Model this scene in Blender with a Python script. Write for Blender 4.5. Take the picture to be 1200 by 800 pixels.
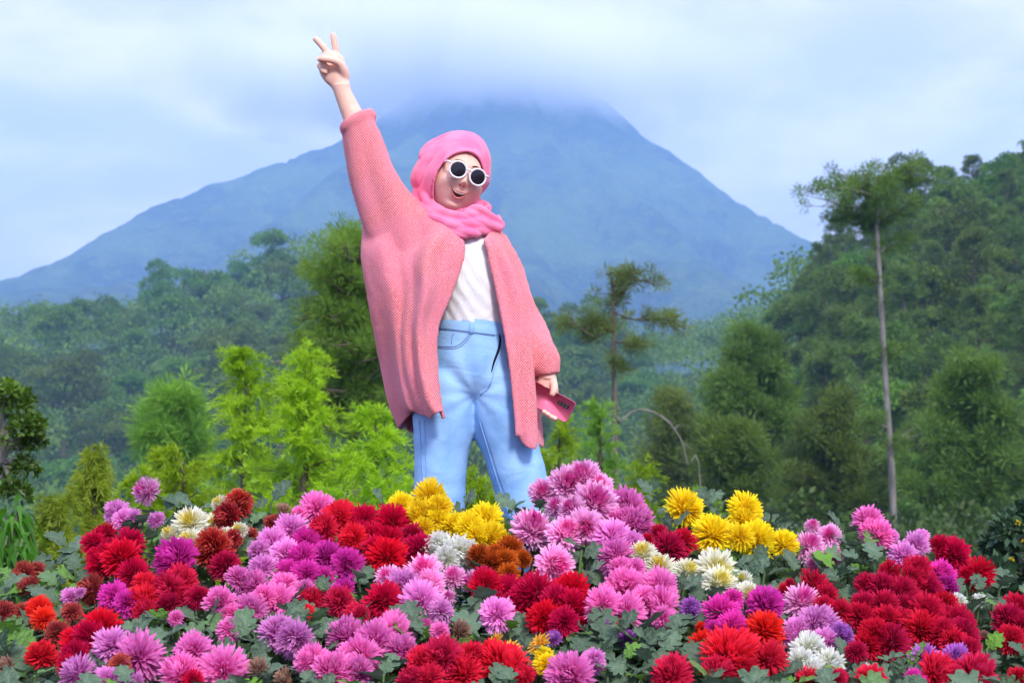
import bpy, bmesh, math, random
import numpy as np
from mathutils import Vector, Matrix
from mathutils.bvhtree import BVHTree

for o in list(bpy.data.objects):
    bpy.data.objects.remove(o)
R = math.radians
SC = bpy.context.scene
COL = SC.collection
rng = np.random.default_rng(7)
random.seed(7)

# ------------------------------------------------------------------ camera
FPX, CAMZ, HOR = 1903.0, 1.30, 560.0
PITCH = math.atan((HOR - 400.0) / FPX)
cam = bpy.data.cameras.new('camera')
cam.sensor_width = 36.0
cam.lens = 36.0 * FPX / 1200.0
cam.clip_start, cam.clip_end = 0.1, 30000.0
cam.dof.use_dof = True
cam.dof.focus_distance = 4.75
cam.dof.aperture_fstop = 7.0
camo = bpy.data.objects.new('camera', cam)
COL.objects.link(camo)
camo.location = (0, 0, CAMZ)
camo.rotation_euler = (R(90) + PITCH, 0, 0)
SC.camera = camo

# ------------------------------------------------------------------ world, sun, exposure
SUN_EL, SUN_AZ = R(38), R(160)          # sun high, behind the camera and to its right
world = bpy.data.worlds.new('World')
SC.world = world
world.use_nodes = True
wn, wl = world.node_tree.nodes, world.node_tree.links
wn.clear()
wout = wn.new('ShaderNodeOutputWorld')
wbg = wn.new('ShaderNodeBackground')
wbg.inputs['Strength'].default_value = 0.13
sky = wn.new('ShaderNodeTexSky')
sky.sky_type = 'NISHITA'
sky.sun_disc = False
sky.sun_elevation = SUN_EL
sky.sun_rotation = SUN_AZ
sky.dust_density = 2.0
wtc = wn.new('ShaderNodeTexCoord')
wsep = wn.new('ShaderNodeSeparateXYZ')
wl.new(wtc.outputs['Generated'], wsep.inputs[0])
wadd = wn.new('ShaderNodeMath'); wadd.operation = 'ADD'; wadd.inputs[1].default_value = 0.22
wabs = wn.new('ShaderNodeMath'); wabs.operation = 'ABSOLUTE'
wl.new(wsep.outputs['Z'], wabs.inputs[0]); wl.new(wabs.outputs[0], wadd.inputs[0])
wdx = wn.new('ShaderNodeMath'); wdx.operation = 'DIVIDE'
wdy = wn.new('ShaderNodeMath'); wdy.operation = 'DIVIDE'
wl.new(wsep.outputs['X'], wdx.inputs[0]); wl.new(wadd.outputs[0], wdx.inputs[1])
wl.new(wsep.outputs['Y'], wdy.inputs[0]); wl.new(wadd.outputs[0], wdy.inputs[1])
wcomb = wn.new('ShaderNodeCombineXYZ')
wl.new(wdx.outputs[0], wcomb.inputs[0]); wl.new(wdy.outputs[0], wcomb.inputs[1])
wnoise = wn.new('ShaderNodeTexNoise')
wnoise.inputs['Scale'].default_value = 1.9
wnoise.inputs['Detail'].default_value = 7.0
wnoise.inputs['Roughness'].default_value = 0.56
wnoise.inputs['Distortion'].default_value = 0.15
wl.new(wcomb.outputs[0], wnoise.inputs['Vector'])
wramp = wn.new('ShaderNodeMapRange')
wramp.interpolation_type = 'SMOOTHSTEP'
wramp.inputs['From Min'].default_value = 0.36
wramp.inputs['From Max'].default_value = 0.64
wramp.inputs['To Min'].default_value = 0.0
wramp.inputs['To Max'].default_value = 1.0
wl.new(wnoise.outputs['Fac'], wramp.inputs['Value'])
wthin = wn.new('ShaderNodeMix'); wthin.data_type = 'RGBA'     # thin blue-grey overcast over the clear sky
wthin.inputs[0].default_value = 0.88
wl.new(sky.outputs[0], wthin.inputs[6])
wthin.inputs[7].default_value = (6.8, 6.4, 7.9, 1)
wmix = wn.new('ShaderNodeMix'); wmix.data_type = 'RGBA'       # brighter cloud patches
wl.new(wramp.outputs[0], wmix.inputs[0])
wl.new(wthin.outputs[2], wmix.inputs[6])
wmix.inputs[7].default_value = (10.6, 9.5, 9.7, 1)
wl.new(wmix.outputs[2], wbg.inputs['Color'])
wl.new(wbg.outputs[0], wout.inputs['Surface'])

sun = bpy.data.lights.new('sun', 'SUN')
sun.energy = 3.6
sun.angle = R(12)
sun.color = (1.0, 0.94, 0.84)
suno = bpy.data.objects.new('sun', sun)
COL.objects.link(suno)
sdir = Vector((math.sin(SUN_AZ) * math.cos(SUN_EL), math.cos(SUN_AZ) * math.cos(SUN_EL), math.sin(SUN_EL)))
suno.rotation_euler = sdir.to_track_quat('Z', 'Y').to_euler()
suno.location = (-10, -10, 30)

SC.view_settings.view_transform = 'Standard'
SC.view_settings.look = 'None'
SC.view_settings.gamma = 1.0
SC.view_settings.use_curve_mapping = False
SC.view_settings.exposure = 0.7
SC.render.engine = 'CYCLES'
SC.cycles.max_bounces = 14
SC.cycles.diffuse_bounces = 3
SC.cycles.transmission_bounces = 4
SC.cycles.volume_bounces = 8
SC.cycles.transparent_max_bounces = 12
SC.cycles.use_denoising = True

# ------------------------------------------------------------------ helpers
cp, sp_ = math.cos(PITCH), math.sin(PITCH)
def P(px, py, Y):
    """pixel of the 1200x800 picture and a distance along the ground -> point"""
    cx, cy = (px - 600.0) / FPX, (400.0 - py) / FPX
    d = np.array([cx, cp - cy * sp_, sp_ + cy * cp])
    return np.array([0, 0, CAMZ]) + d * (Y / d[1])

def mesh(name, V, F, attrs=None, smooth=False):
    """V (n,3); F an (m,k) array, or a list of such arrays"""
    V = np.asarray(V, dtype=np.float32)
    Fs = F if isinstance(F, list) else [F]
    Fs = [np.asarray(f, dtype=np.int32) for f in Fs if len(f)]
    me = bpy.data.meshes.new(name)
    me.vertices.add(len(V))
    me.vertices.foreach_set('co', V.ravel())
    loops = np.concatenate([f.ravel() for f in Fs])
    tot = np.concatenate([np.full(len(f), f.shape[1], dtype=np.int32) for f in Fs])
    starts = np.concatenate([[0], np.cumsum(tot)[:-1]]).astype(np.int32)
    me.loops.add(len(loops))
    me.loops.foreach_set('vertex_index', loops)
    me.polygons.add(len(tot))
    me.polygons.foreach_set('loop_start', starts)
    if attrs:
        for k, a in attrs.items():
            at = me.attributes.new(k, 'FLOAT', 'POINT')
            at.data.foreach_set('value', np.asarray(a, dtype=np.float32))
    me.update(calc_edges=True)
    me.validate()
    if smooth:
        me.polygons.foreach_set('use_smooth', np.ones(len(tot), dtype=bool))
    return me

def link(name, me, mat=None, parent=None):
    o = bpy.data.objects.new(name, me)
    COL.objects.link(o)
    if mat is not None and me is not None and not me.materials:
        me.materials.append(mat)
    if parent is not None:
        o.parent = parent
    return o

def empty(name, loc=(0, 0, 0)):
    o = bpy.data.objects.new(name, None)
    o.empty_display_size = 0.1
    COL.objects.link(o)
    o.location = [float(c) for c in loc]
    return o

def tag(o, label=None, cat=None, group=None, kind=None):
    if label: o['label'] = label
    if cat: o['category'] = cat
    if group: o['group'] = group
    if kind: o['kind'] = kind
    return o

def grid_faces(nu, nv, closed_u=False, closed_v=False):
    iu = np.arange(nu if closed_u else nu - 1)
    iv = np.arange(nv if closed_v else nv - 1)
    a, b = np.meshgrid(iu, iv, indexing='ij')
    a2, b2 = (a + 1) % nu, (b + 1) % nv
    return np.stack([a * nv + b, a2 * nv + b, a2 * nv + b2, a * nv + b2], -1).reshape(-1, 4)

def catmull(pts, n):
    """smooth curve through key rows; pts (k, ...)"""
    pts = np.asarray(pts, dtype=float)
    k = len(pts)
    t = np.linspace(0, k - 1, n)
    i = np.clip(t.astype(int), 0, k - 2)
    f = (t - i).reshape((-1,) + (1,) * (pts.ndim - 1))
    p0 = pts[np.clip(i - 1, 0, k - 1)]; p1 = pts[i]; p2 = pts[i + 1]; p3 = pts[np.clip(i + 2, 0, k - 1)]
    return 0.5 * ((2 * p1) + (-p0 + p2) * f + (2 * p0 - 5 * p1 + 4 * p2 - p3) * f ** 2 + (-p0 + 3 * p1 - 3 * p2 + p3) * f ** 3)

def _hash(ix, iy, iz, seed):
    h = (ix * 374761393 + iy * 668265263 + iz * 2147483647 + seed * 974711) & 0xFFFFFFFF
    h = ((h ^ (h >> 13)) * 1274126177) & 0xFFFFFFFF
    return ((h ^ (h >> 16)) & 0xFFFFFF) / float(0xFFFFFF)

def vnoise(x, y, z=None, seed=0):
    x = np.asarray(x, float); y = np.asarray(y, float)
    z = np.zeros_like(x) if z is None else np.asarray(z, float)
    ix, iy, iz = np.floor(x).astype(np.int64), np.floor(y).astype(np.int64), np.floor(z).astype(np.int64)
    fx, fy, fz = x - ix, y - iy, z - iz
    s = lambda f: f * f * (3 - 2 * f)
    fx, fy, fz = s(fx), s(fy), s(fz)
    r = 0
    for dx in (0, 1):
        for dy in (0, 1):
            for dz in (0, 1):
                w = (fx if dx else 1 - fx) * (fy if dy else 1 - fy) * (fz if dz else 1 - fz)
                r = r + w * _hash(ix + dx, iy + dy, iz + dz, seed)
    return r

def fbm(x, y, z=None, octv=4, seed=0, gain=0.5):
    a, s, t = 1.0, 0.0, 0.0
    x = np.asarray(x, float); y = np.asarray(y, float)
    for i in range(octv):
        k = 2.03 ** i
        s = s + a * vnoise(x * k, y * k, None if z is None else np.asarray(z, float) * k, seed + i * 17)
        t += a
        a *= gain
    return s / t

def unit(v):
    v = np.asarray(v, float)
    return v / np.maximum(np.linalg.norm(v, axis=-1, keepdims=True), 1e-9)

def sstep(a, b, x):
    t = np.clip((np.asarray(x, float) - a) / (b - a), 0, 1)
    return t * t * (3 - 2 * t)

# ---- node material helper
class NM:
    def __init__(s, name):
        s.m = bpy.data.materials.new(name); s.m.use_nodes = True
        s.n, s.l = s.m.node_tree.nodes, s.m.node_tree.links
        s.n.clear()
        s.out = s.n.new('ShaderNodeOutputMaterial')
    def node(s, t, **kw):
        n = s.n.new(t)
        for k, v in kw.items():
            if k.startswith('_'): setattr(n, k[1:], v)
        return n
    def val(s, sock, v):
        if hasattr(v, 'is_output') or isinstance(v, bpy.types.NodeSocket): s.l.new(v, sock)
        elif isinstance(v, (tuple, list)) and len(v) == 3 and sock.type == 'RGBA': sock.default_value = (*v, 1)
        else: sock.default_value = v
    def attr(s, name):
        n = s.n.new('ShaderNodeAttribute'); n.attribute_name = name
        return n.outputs['Fac']
    def math(s, op, a, b=0.0, c=None, clamp=False):
        n = s.n.new('ShaderNodeMath'); n.operation = op; n.use_clamp = clamp
        s.val(n.inputs[0], a); s.val(n.inputs[1], b)
        if c is not None: s.val(n.inputs[2], c)
        return n.outputs[0]
    def mix(s, f, a, b, blend='MIX'):
        n = s.n.new('ShaderNodeMix'); n.data_type = 'RGBA'; n.blend_type = blend
        s.val(n.inputs[0], f); s.val(n.inputs[6], a); s.val(n.inputs[7], b)
        return n.outputs[2]
    def ramp(s, v, a, b, c=0.0, d=1.0):
        n = s.n.new('ShaderNodeMapRange'); n.interpolation_type = 'SMOOTHSTEP'
        s.val(n.inputs['Value'], v)
        n.inputs['From Min'].default_value = a; n.inputs['From Max'].default_value = b
        n.inputs['To Min'].default_value = c; n.inputs['To Max'].default_value = d
        return n.outputs[0]
    def coord(s, which='Object', scale=None):
        n = s.n.new('ShaderNodeTexCoord')
        o = n.outputs[which]
        if scale is not None:
            mp = s.n.new('ShaderNodeMapping'); mp.inputs['Scale'].default_value = scale
            s.l.new(o, mp.inputs['Vector']); o = mp.outputs[0]
        return o
    def pos(s):
        return s.n.new('ShaderNodeNewGeometry').outputs['Position']
    def noise(s, vec, scale, detail=3.0, rough=0.55, dist=0.0):
        n = s.n.new('ShaderNodeTexNoise')
        if vec is not None: s.l.new(vec, n.inputs['Vector'])
        n.inputs['Scale'].default_value = scale; n.inputs['Detail'].default_value = detail
        n.inputs['Roughness'].default_value = rough; n.inputs['Distortion'].default_value = dist
        return n.outputs['Fac']
    def objrnd(s):
        return s.n.new('ShaderNodeObjectInfo').outputs['Random']
    def hsv(s, col, h=0.5, sat=1.0, v=1.0):
        n = s.n.new('ShaderNodeHueSaturation')
        s.val(n.inputs['Hue'], h); s.val(n.inputs['Saturation'], sat); s.val(n.inputs['Value'], v); s.val(n.inputs['Color'], col)
        return n.outputs[0]
    def bump(s, h, strength=0.5, dist=0.01):
        n = s.n.new('ShaderNodeBump'); n.inputs['Strength'].default_value = strength
        n.inputs['Distance'].default_value = dist; s.l.new(h, n.inputs['Height'])
        return n.outputs[0]
    def bsdf(s, col, rough=0.7, normal=None, spec=0.3, sss=0.0, sssr=(0.01, 0.004, 0.002), transl=None, tfac=0.0, sheen=0.0):
        b = s.n.new('ShaderNodeBsdfPrincipled')
        s.val(b.inputs['Base Color'], col); s.val(b.inputs['Roughness'], rough)
        b.inputs['Specular IOR Level'].default_value = spec
        if sheen: b.inputs['Sheen Weight'].default_value = sheen
        if sss:
            b.inputs['Subsurface Weight'].default_value = sss
            b.inputs['Subsurface Radius'].default_value = sssr
            b.inputs['Subsurface Scale'].default_value = 1.0
        if normal is not None: s.l.new(normal, b.inputs['Normal'])
        o = b.outputs[0]
        if tfac:
            t = s.n.new('ShaderNodeBsdfTranslucent')
            s.val(t.inputs['Color'], transl if transl is not None else col)
            mx = s.n.new('ShaderNodeMixShader'); mx.inputs[0].default_value = tfac
            s.l.new(o, mx.inputs[1]); s.l.new(t.outputs[0], mx.inputs[2]); o = mx.outputs[0]
        s.l.new(o, s.out.inputs['Surface'])
        return s.m

def leaf_mat(name, dark, light, tfac=0.3, rough=0.55, spec=0.3, nscale=0.6, hue=0.03):
    m = NM(name)
    r = m.attr('rnd')
    n = m.noise(m.coord('Object'), nscale, 2.0)
    f = m.math('ADD', m.math('MULTIPLY', r, 0.6), m.math('MULTIPLY', m.ramp(n, 0.35, 0.65), 0.4))
    c = m.mix(f, dark, light)
    ob = m.objrnd()
    c = m.hsv(c, m.math('MULTIPLY_ADD', ob, hue, 0.5 - hue / 2), 1.0, m.math('MULTIPLY_ADD', ob, 0.5, 0.75))
    return m.bsdf(c, rough, spec=spec, tfac=tfac, transl=m.hsv(c, 0.48, 1.1, 1.1))

def bark_mat(name, a, b, sc=6.0):
    m = NM(name)
    v = m.coord('Object', (1, 1, 0.25))
    n = m.noise(v, sc, 5.0, 0.65)
    return m.bsdf(m.mix(m.ramp(n, 0.3, 0.7), a, b), 0.9, m.bump(n, 0.7, 0.02), spec=0.1)
# ------------------------------------------------------------------ terrain
RIDGE = np.array([(-500, 800), (-250, 740), (-100, 690), (0, 668), (60, 660), (100, 625), (140, 598), (180, 590), (260, 586), (370, 582), (430, 590),
                  (470, 580), (520, 576), (600, 590), (640, 562), (690, 548), (740, 575), (790, 580), (880, 586), (930, 610),
                  (1000, 605), (1060, 616), (1110, 636), (1150, 656), (1200, 690), (1300, 715), (1450, 750), (1700, 810)], float)
def ridge(px): return np.interp(px, RIDGE[:, 0], RIDGE[:, 1])
_rx = np.linspace(-500, 1700, 441)
_ry = ridge(_rx)
_k = np.exp(-0.5 * (np.arange(-30, 31) / 12.0) ** 2); _k /= _k.sum()
_rs = np.convolve(np.pad(_ry, 30, mode='edge'), _k, 'valid')
def soil_ridge(x):
    pyv = np.interp(600 + FPX * np.asarray(x) / 4.6, _rx, _rs)
    return np.minimum(CAMZ - (pyv - HOR) / FPX * 4.6 - 0.42, 0.80)

def terrain_h(x, y):
    x = np.asarray(x, float); y = np.asarray(y, float)
    u = x / np.maximum(y, 1.0)
    u = np.clip(u, -1.2, 1.2)
    front = np.maximum(soil_ridge(x) - 0.36 * (4.6 - y), 0.0)
    terr = np.minimum(0.77, soil_ridge(x) + 0.02)
    near = np.where(y < 4.6, front, soil_ridge(x) + (terr - soil_ridge(x)) * sstep(4.6, 4.85, y))
    near = np.maximum(near, 0.0) + 0.02 * (fbm(x * 3, y * 3, seed=3) - 0.5)
    base = np.interp(y, [6.5, 10, 16, 30, 60, 120, 200, 320], [0.77, -0.7, -3.2, -7.5, -13, -22, -30, -32])
    z = np.where(y < 6.5, near, base + (near - base) * (1 - sstep(6.5, 8.5, y)))
    # right hill, about 260 m away
    zc = np.interp(u, [0.08, 0.13, 0.165, 0.19, 0.24, 0.32, 0.5, 0.8], [-20, -4, 16, 29, 40, 45, 58, 66])
    yy = np.interp(y, [75, 130, 200, 262, 330, 600], [0, 0.22, 0.62, 1.0, 1.0, 0.8])
    bz = np.interp(75.0, [60, 120], [-13, -22])
    hill = bz + (zc - bz) * yy
    z = np.where(y > 75, np.maximum(z, hill), z)
    # wooded ridge about 560 m away, all across
    z2 = np.interp(u, [-0.9, -0.5, -0.32, -0.24, -0.16, -0.1, -0.03, 0.03, 0.08, 0.13, 0.18, 0.3, 0.8],
                   [70, 60, 45, 46, 60, 68, 52, 38, 32, 38, 46, 55, 75])
    f2 = np.interp(y, [280, 330, 430, 560, 700, 1200, 5000], [0, 0.1, 0.52, 1.0, 1.04, 0.8, 0.0])
    hill2 = -32 + (z2 + 32) * f2
    hill2 = hill2 + 14 * (fbm(x / 70.0, y / 70.0, seed=9) - 0.5) * sstep(300, 420, y)
    z = np.where(y > 280, np.maximum(z, hill2), z)
    z = z + 2.5 * (fbm(x / 18.0, y / 18.0, seed=5) - 0.5) * sstep(20, 90, y)
    return np.where(y < 1.0, np.maximum(near, 0) * 0, z)

fine = np.linspace(-46, 46, 250)
ang = np.concatenate([np.linspace(-180, -50, 34), fine, np.linspace(50, 176, 33)])
rad = np.concatenate([[0.0], np.geomspace(0.6, 5300, 260)])
A, RR = np.meshgrid(np.radians(ang), rad, indexing='ij')
X, Yv = np.sin(A) * RR, np.cos(A) * RR
back = Yv < 1.0
Zt = terrain_h(X, np.maximum(Yv, 0.0))
far = RR > 4600
Zt = np.where(far, np.minimum(Zt, 0), Zt)
Zt = np.where(back, 0.0, Zt)
gV = np.stack([X, Yv, Zt], -1).reshape(-1, 3)

m = NM('ground_soil')
pz = m.pos()
n1 = m.noise(pz, 9.0, 6.0, 0.65)
n2 = m.noise(pz, 0.35, 4.0, 0.6)
sepy = m.node('ShaderNodeSeparateXYZ'); m.l.new(pz, sepy.inputs[0])
soil = m.mix(m.ramp(n1, 0.3, 0.7), (0.022, 0.016, 0.011), (0.075, 0.056, 0.036))
grass = m.mix(m.ramp(n2, 0.35, 0.65), (0.025, 0.05, 0.014), (0.06, 0.10, 0.025))
c = m.mix(m.ramp(sepy.outputs['Y'], 5.6, 8.0), soil, grass)
M_GROUND = m.bsdf(c, 0.95, m.bump(n1, 0.8, 0.03), spec=0.1)
ground = link('ground', mesh('ground', gV, grid_faces(len(ang), len(rad), closed_u=True), smooth=True), M_GROUND)
tag(ground, 'dark garden soil falling away to a green valley floor', kind='structure')

# ------------------------------------------------------------------ mountain
MC = 4200.0
fL = lambda r: np.interp(r, [0, 120, 280, 441, 662, 883, 1103, 1324, 1700, 2200, 2900, 3700, 4600], [1040, 1015, 960, 826, 705, 590, 485, 400, 290, 185, 75, -30, -60])
fR = lambda r: np.interp(r, [0, 120, 265, 375, 508, 618, 728, 830, 1100, 1700, 2400, 3300, 4600], [1040, 1015, 955, 845, 745, 650, 572, 508, 360, 215, 110, -10, -60])
mx = np.concatenate([np.linspace(-4200, -1400, 70), np.linspace(-1385, 1385, 230), np.linspace(1400, 4200, 70)])
my = np.concatenate([np.linspace(750, 2600, 110), np.linspace(2615, 4500, 130), np.linspace(4540, 5300, 20)])
MX, MY = np.meshgrid(mx, my, indexing='ij')
mr = np.hypot(MX, MY - MC)
ma = np.arctan2(MX, MC - MY)
side = sstep(-1.0, 1.0, MX / np.maximum(mr, 1.0))
def mountain_h(X_, Y_):
    r = np.hypot(X_, Y_ - MC)
    s = sstep(-1.0, 1.0, X_ / np.maximum(r, 1.0))
    a = np.arctan2(X_, MC - Y_)
    h = fL(r) * (1 - s) + fR(r) * s
    gul = fbm(a * 7.0 + fbm(X_ / 500, Y_ / 500, seed=21) * 1.5, r / 900.0, seed=22, octv=4) - 0.5
    amp = np.clip(r / 900.0, 0, 1) * 330 * np.clip(1.5 - r / 2200.0, 0.25, 1) * (0.22 + 0.78 * np.cos(a).clip(0, 1))
    h = h + gul * amp + 40 * (fbm(X_ / 260, Y_ / 260, seed=24, octv=3) - 0.5) * np.clip(r / 1500, 0, 1)
    return h
MZ = mountain_h(MX, MY) + 15 * (fbm(MX / 26, MY / 26, seed=25, octv=3) - 0.5)
edge = np.minimum(np.minimum(MX + 4200, 4200 - MX), np.minimum(MY - 750, 5300 - MY + 300))
MZ = MZ - 260 * (1 - sstep(0, 500, edge))
MZ = np.maximum(MZ, -55)
m = NM('mountain_forest')
pz = m.pos()
vor = m.node('ShaderNodeTexVoronoi'); vor.inputs['Scale'].default_value = 0.06; m.l.new(pz, vor.inputs['Vector'])
n1 = m.noise(pz, 0.004, 5.0, 0.6)
n2 = m.noise(pz, 0.03, 4.0, 0.65)
c = m.mix(m.ramp(n1, 0.35, 0.65), (0.010, 0.028, 0.018), (0.065, 0.115, 0.030))
c = m.mix(m.math('MULTIPLY', m.ramp(n2, 0.45, 0.7), 0.6), c, (0.12, 0.16, 0.045))
hgt = m.math('SUBTRACT', n2, m.math('MULTIPLY', vor.outputs['Distance'], 0.6))
M_MOUNT = m.bsdf(c, 0.95, m.bump(hgt, 1.0, 12.0), spec=0.05)
mountain = link('mountain', mesh('mountain', np.stack([MX, MY, MZ], -1).reshape(-1, 3), grid_faces(len(mx), len(my)), smooth=True), M_MOUNT)
tag(mountain, 'forested volcano cone fading blue in haze with its summit in cloud', kind='structure')

# ------------------------------------------------------------------ haze and summit cloud
def box_mesh(name, x0, x1, y0, y1, z0, z1):
    V = [(x, y, z) for x in (x0, x1) for y in (y0, y1) for z in (z0, z1)]
    F = [(0, 1, 3, 2), (4, 6, 7, 5), (0, 4, 5, 1), (2, 3, 7, 6), (0, 2, 6, 4), (1, 5, 7, 3)]
    return mesh(name, V, np.array(F))
def volume_mat(name, color, density, aniso=0.0):
    mt = NM(name)
    v = mt.node('ShaderNodeVolumePrincipled')
    v.inputs['Color'].default_value = (*color, 1)
    v.inputs['Anisotropy'].default_value = aniso
    v.inputs['Density'].default_value = density
    mt.l.new(v.outputs[0], mt.out.inputs['Volume'])
    return mt, v
mh, _ = volume_mat('haze_air', (0.30, 0.545, 1.0), 2.8e-4)
haze = link('haze', box_mesh('haze', -5500, 5500, -5500, 5500, -75, 1190), mh.m)
tag(haze, 'pale blue haze filling the valley air', kind='stuff')

mc, vn = volume_mat('summit_cloud_vapour', (1, 1, 1), 0.0)
g = mc.coord('Object')
sep = mc.node('ShaderNodeSeparateXYZ'); mc.l.new(g, sep.inputs[0])
nn = mc.noise(mc.pos(), 0.0034, 5.0, 0.58, 0.3)
# ellipsoid falloff in local unit coordinates
ln = mc.node('ShaderNodeVectorMath'); ln.operation = 'LENGTH'; mc.l.new(g, ln.inputs[0])
fall = mc.math('SUBTRACT', 1.0, ln.outputs['Value'])
dd = mc.math('ADD', mc.math('MULTIPLY', fall, 1.1), mc.math('MULTIPLY', mc.math('SUBTRACT', nn, 0.5), 1.9))
dens = mc.math('MULTIPLY', mc.ramp(dd, 0.05, 0.75), 0.013)
mc.l.new(dens, vn.inputs['Density'])
bm = bmesh.new()
bmesh.ops.create_icosphere(bm, subdivisions=4, radius=1.0)
me = bpy.data.meshes.new('summit_cloud'); bm.to_mesh(me); bm.free()
cloud = link('summit_cloud', me, mc.m)
cloud.location = (-100, MC - 230, 1000)
cloud.scale = (860, 600, 180)
tag(cloud, 'soft white cloud cap wrapped round the mountain summit', kind='stuff')
# ------------------------------------------------------------------ vegetation helpers
def rand_dirs(n, g=rng):
    v = g.normal(size=(n, 3))
    return unit(v)

def blades(pos, d, L, W, g=rng, kink=0.0):
    """one tapered leaf-like diamond per blade: 4 verts, 1 quad"""
    n = len(pos)
    d = unit(d)
    side = unit(np.cross(d, rand_dirs(n, g)))
    L = np.broadcast_to(np.asarray(L, float), (n,))[:, None]
    W = np.broadcast_to(np.asarray(W, float), (n,))[:, None]
    nrm = np.cross(d, side)
    a = pos
    b = pos + d * L * 0.45 + side * W * 0.5 + nrm * L * kink
    c = pos + d * L
    e = pos + d * L * 0.45 - side * W * 0.5 + nrm * L * kink
    V = np.stack([a, b, c, e], 1).reshape(-1, 3)
    F = np.arange(4 * n).reshape(n, 4)
    return V, F

def strips(paths, widths, g=rng):
    """grass-like ribbons; paths (n,k,3)"""
    n, k, _ = paths.shape
    d = unit(paths[:, -1] - paths[:, 0])
    side = unit(np.cross(d, rand_dirs(n, g)))[:, None, :]
    w = np.asarray(widths)[None, :, None]
    V = np.stack([paths + side * w, paths - side * w], 2).reshape(n * k * 2, 3)
    i = (np.arange(n) * k * 2)[:, None] + (np.arange(k - 1) * 2)[None, :]
    F = np.stack([i, i + 1, i + 3, i + 2], -1).reshape(-1, 4)
    return V, F

def tube(pts, rad, n=7, cap=True):
    """round tapered tube along points"""
    pts = np.asarray(pts, float); k = len(pts)
    rad = np.broadcast_to(np.asarray(rad, float), (k,))
    t = unit(np.gradient(pts, axis=0))
    ref = np.array([1.0, 0, 0]) if abs(t[0][0]) < 0.8 else np.array([0, 1.0, 0])
    V = []
    for i in range(k):
        a = ref - t[i] * np.dot(ref, t[i]); a /= np.linalg.norm(a)
        b = np.cross(t[i], a); ref = a
        an = np.linspace(0, 2 * math.pi, n, endpoint=False)
        V.append(pts[i] + rad[i] * (np.cos(an)[:, None] * a + np.sin(an)[:, None] * b))
    V = np.concatenate(V)
    F = [grid_faces(k, n, closed_v=True)]
    if cap:
        F.append(np.array([np.arange(n)[::-1]])); F.append(np.array([np.arange(n) + (k - 1) * n]))
    return V, F

class Acc:
    """collects several shapes for ONE mesh"""
    def __init__(s): s.V, s.F, s.A, s.n = [], {}, [], 0
    def add(s, V, F, rnd=None):
        Fs = F if isinstance(F, list) else [F]
        for f in Fs:
            f = np.asarray(f)
            if len(f): s.F.setdefault(f.shape[1], []).append(f + s.n)
        s.V.append(np.asarray(V, float)); s.n += len(V)
        s.A.append(np.full(len(V), 0.5) if rnd is None else np.asarray(rnd, float))
        return s
    def mesh(s, name, smooth=False):
        return mesh(name, np.concatenate(s.V), [np.concatenate(f) for f in s.F.values()], {'rnd': np.concatenate(s.A)}, smooth)

def rep(a, k): return np.repeat(a, k)

def needle_clumps(cen, rad, per, L, W, up=0.35, g=rng):
    """balls of radiating needles"""
    n = len(cen)
    idx = np.repeat(np.arange(n), per)
    d = unit(rand_dirs(len(idx), g) + np.array([0, 0, up]))
    r = np.broadcast_to(np.asarray(rad, float), (n,))[idx]
    pos = cen[idx] + d * (r * g.uniform(0.05, 0.75, len(idx)))[:, None]
    V, F = blades(pos, d + 0.35 * rand_dirs(len(idx), g), L * g.uniform(0.7, 1.25, len(idx)), W, g)
    cr = g.uniform(0, 1, n)[idx] * 0.6 + 0.4 * g.uniform(0, 1, len(idx))
    return V, F, rep(cr, 4)

def leaf_lobes(cen, rad, per, L, W, g=rng, flat=0.8):
    """leaves over the skins of several lobes of one crown"""
    n = len(cen)
    idx = np.repeat(np.arange(n), per)
    d = rand_dirs(len(idx), g)
    d[:, 2] = np.where(d[:, 2] < -0.3, -d[:, 2] * 0.6, d[:, 2])
    r = np.broadcast_to(np.asarray(rad, float), (n,))[idx]
    pos = cen[idx] + d * np.array([1, 1, flat]) * (r * (g.uniform(0.35, 1.0, len(idx)) ** 0.45))[:, None]
    V, F = blades(pos, unit(d * 0.7 + rand_dirs(len(idx), g) * 0.9 + np.array([0, 0, -0.1])), L * g.uniform(0.6, 1.3, len(idx)), W, g, 0.08)
    cr = g.uniform(0, 1, n)[idx] * 0.55 + 0.45 * g.uniform(0, 1, len(idx))
    return V, F, rep(cr, 4)

M_BARK = bark_mat('bark_grey_brown', (0.05, 0.04, 0.032), (0.17, 0.14, 0.115))
M_BARKPALE = bark_mat('bark_pale_grey', (0.10, 0.095, 0.09), (0.27, 0.255, 0.235))
M_BROAD = leaf_mat('forest_leaves', (0.042, 0.11, 0.020), (0.17, 0.31, 0.040), 0.4, nscale=0.25, hue=0.05)
M_PINEHILL = leaf_mat('pine_hill_needles', (0.05, 0.115, 0.026), (0.185, 0.31, 0.055), 0.42, nscale=0.3, hue=0.04)
M_PINE = leaf_mat('pine_needles', (0.075, 0.20, 0.03), (0.30, 0.56, 0.08), 0.5, nscale=0.8)
M_PINEDULL = leaf_mat('dull_pine_needles', (0.085, 0.16, 0.04), (0.27, 0.41, 0.10), 0.45, nscale=0.8)
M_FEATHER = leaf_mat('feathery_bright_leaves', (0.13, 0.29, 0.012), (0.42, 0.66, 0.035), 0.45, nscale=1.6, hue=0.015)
M_WEEP = leaf_mat('weeping_yellow_green_leaves', (0.10, 0.17, 0.015), (0.32, 0.42, 0.035), 0.35, nscale=2.0, hue=0.01)
M_GLOSSY = leaf_mat('glossy_dark_leaves', (0.018, 0.045, 0.010), (0.13, 0.26, 0.02), 0.3, rough=0.35, spec=0.5, nscale=2.5, hue=0.01)  # leaf tone varies at random from dark green to yellow-green
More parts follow.
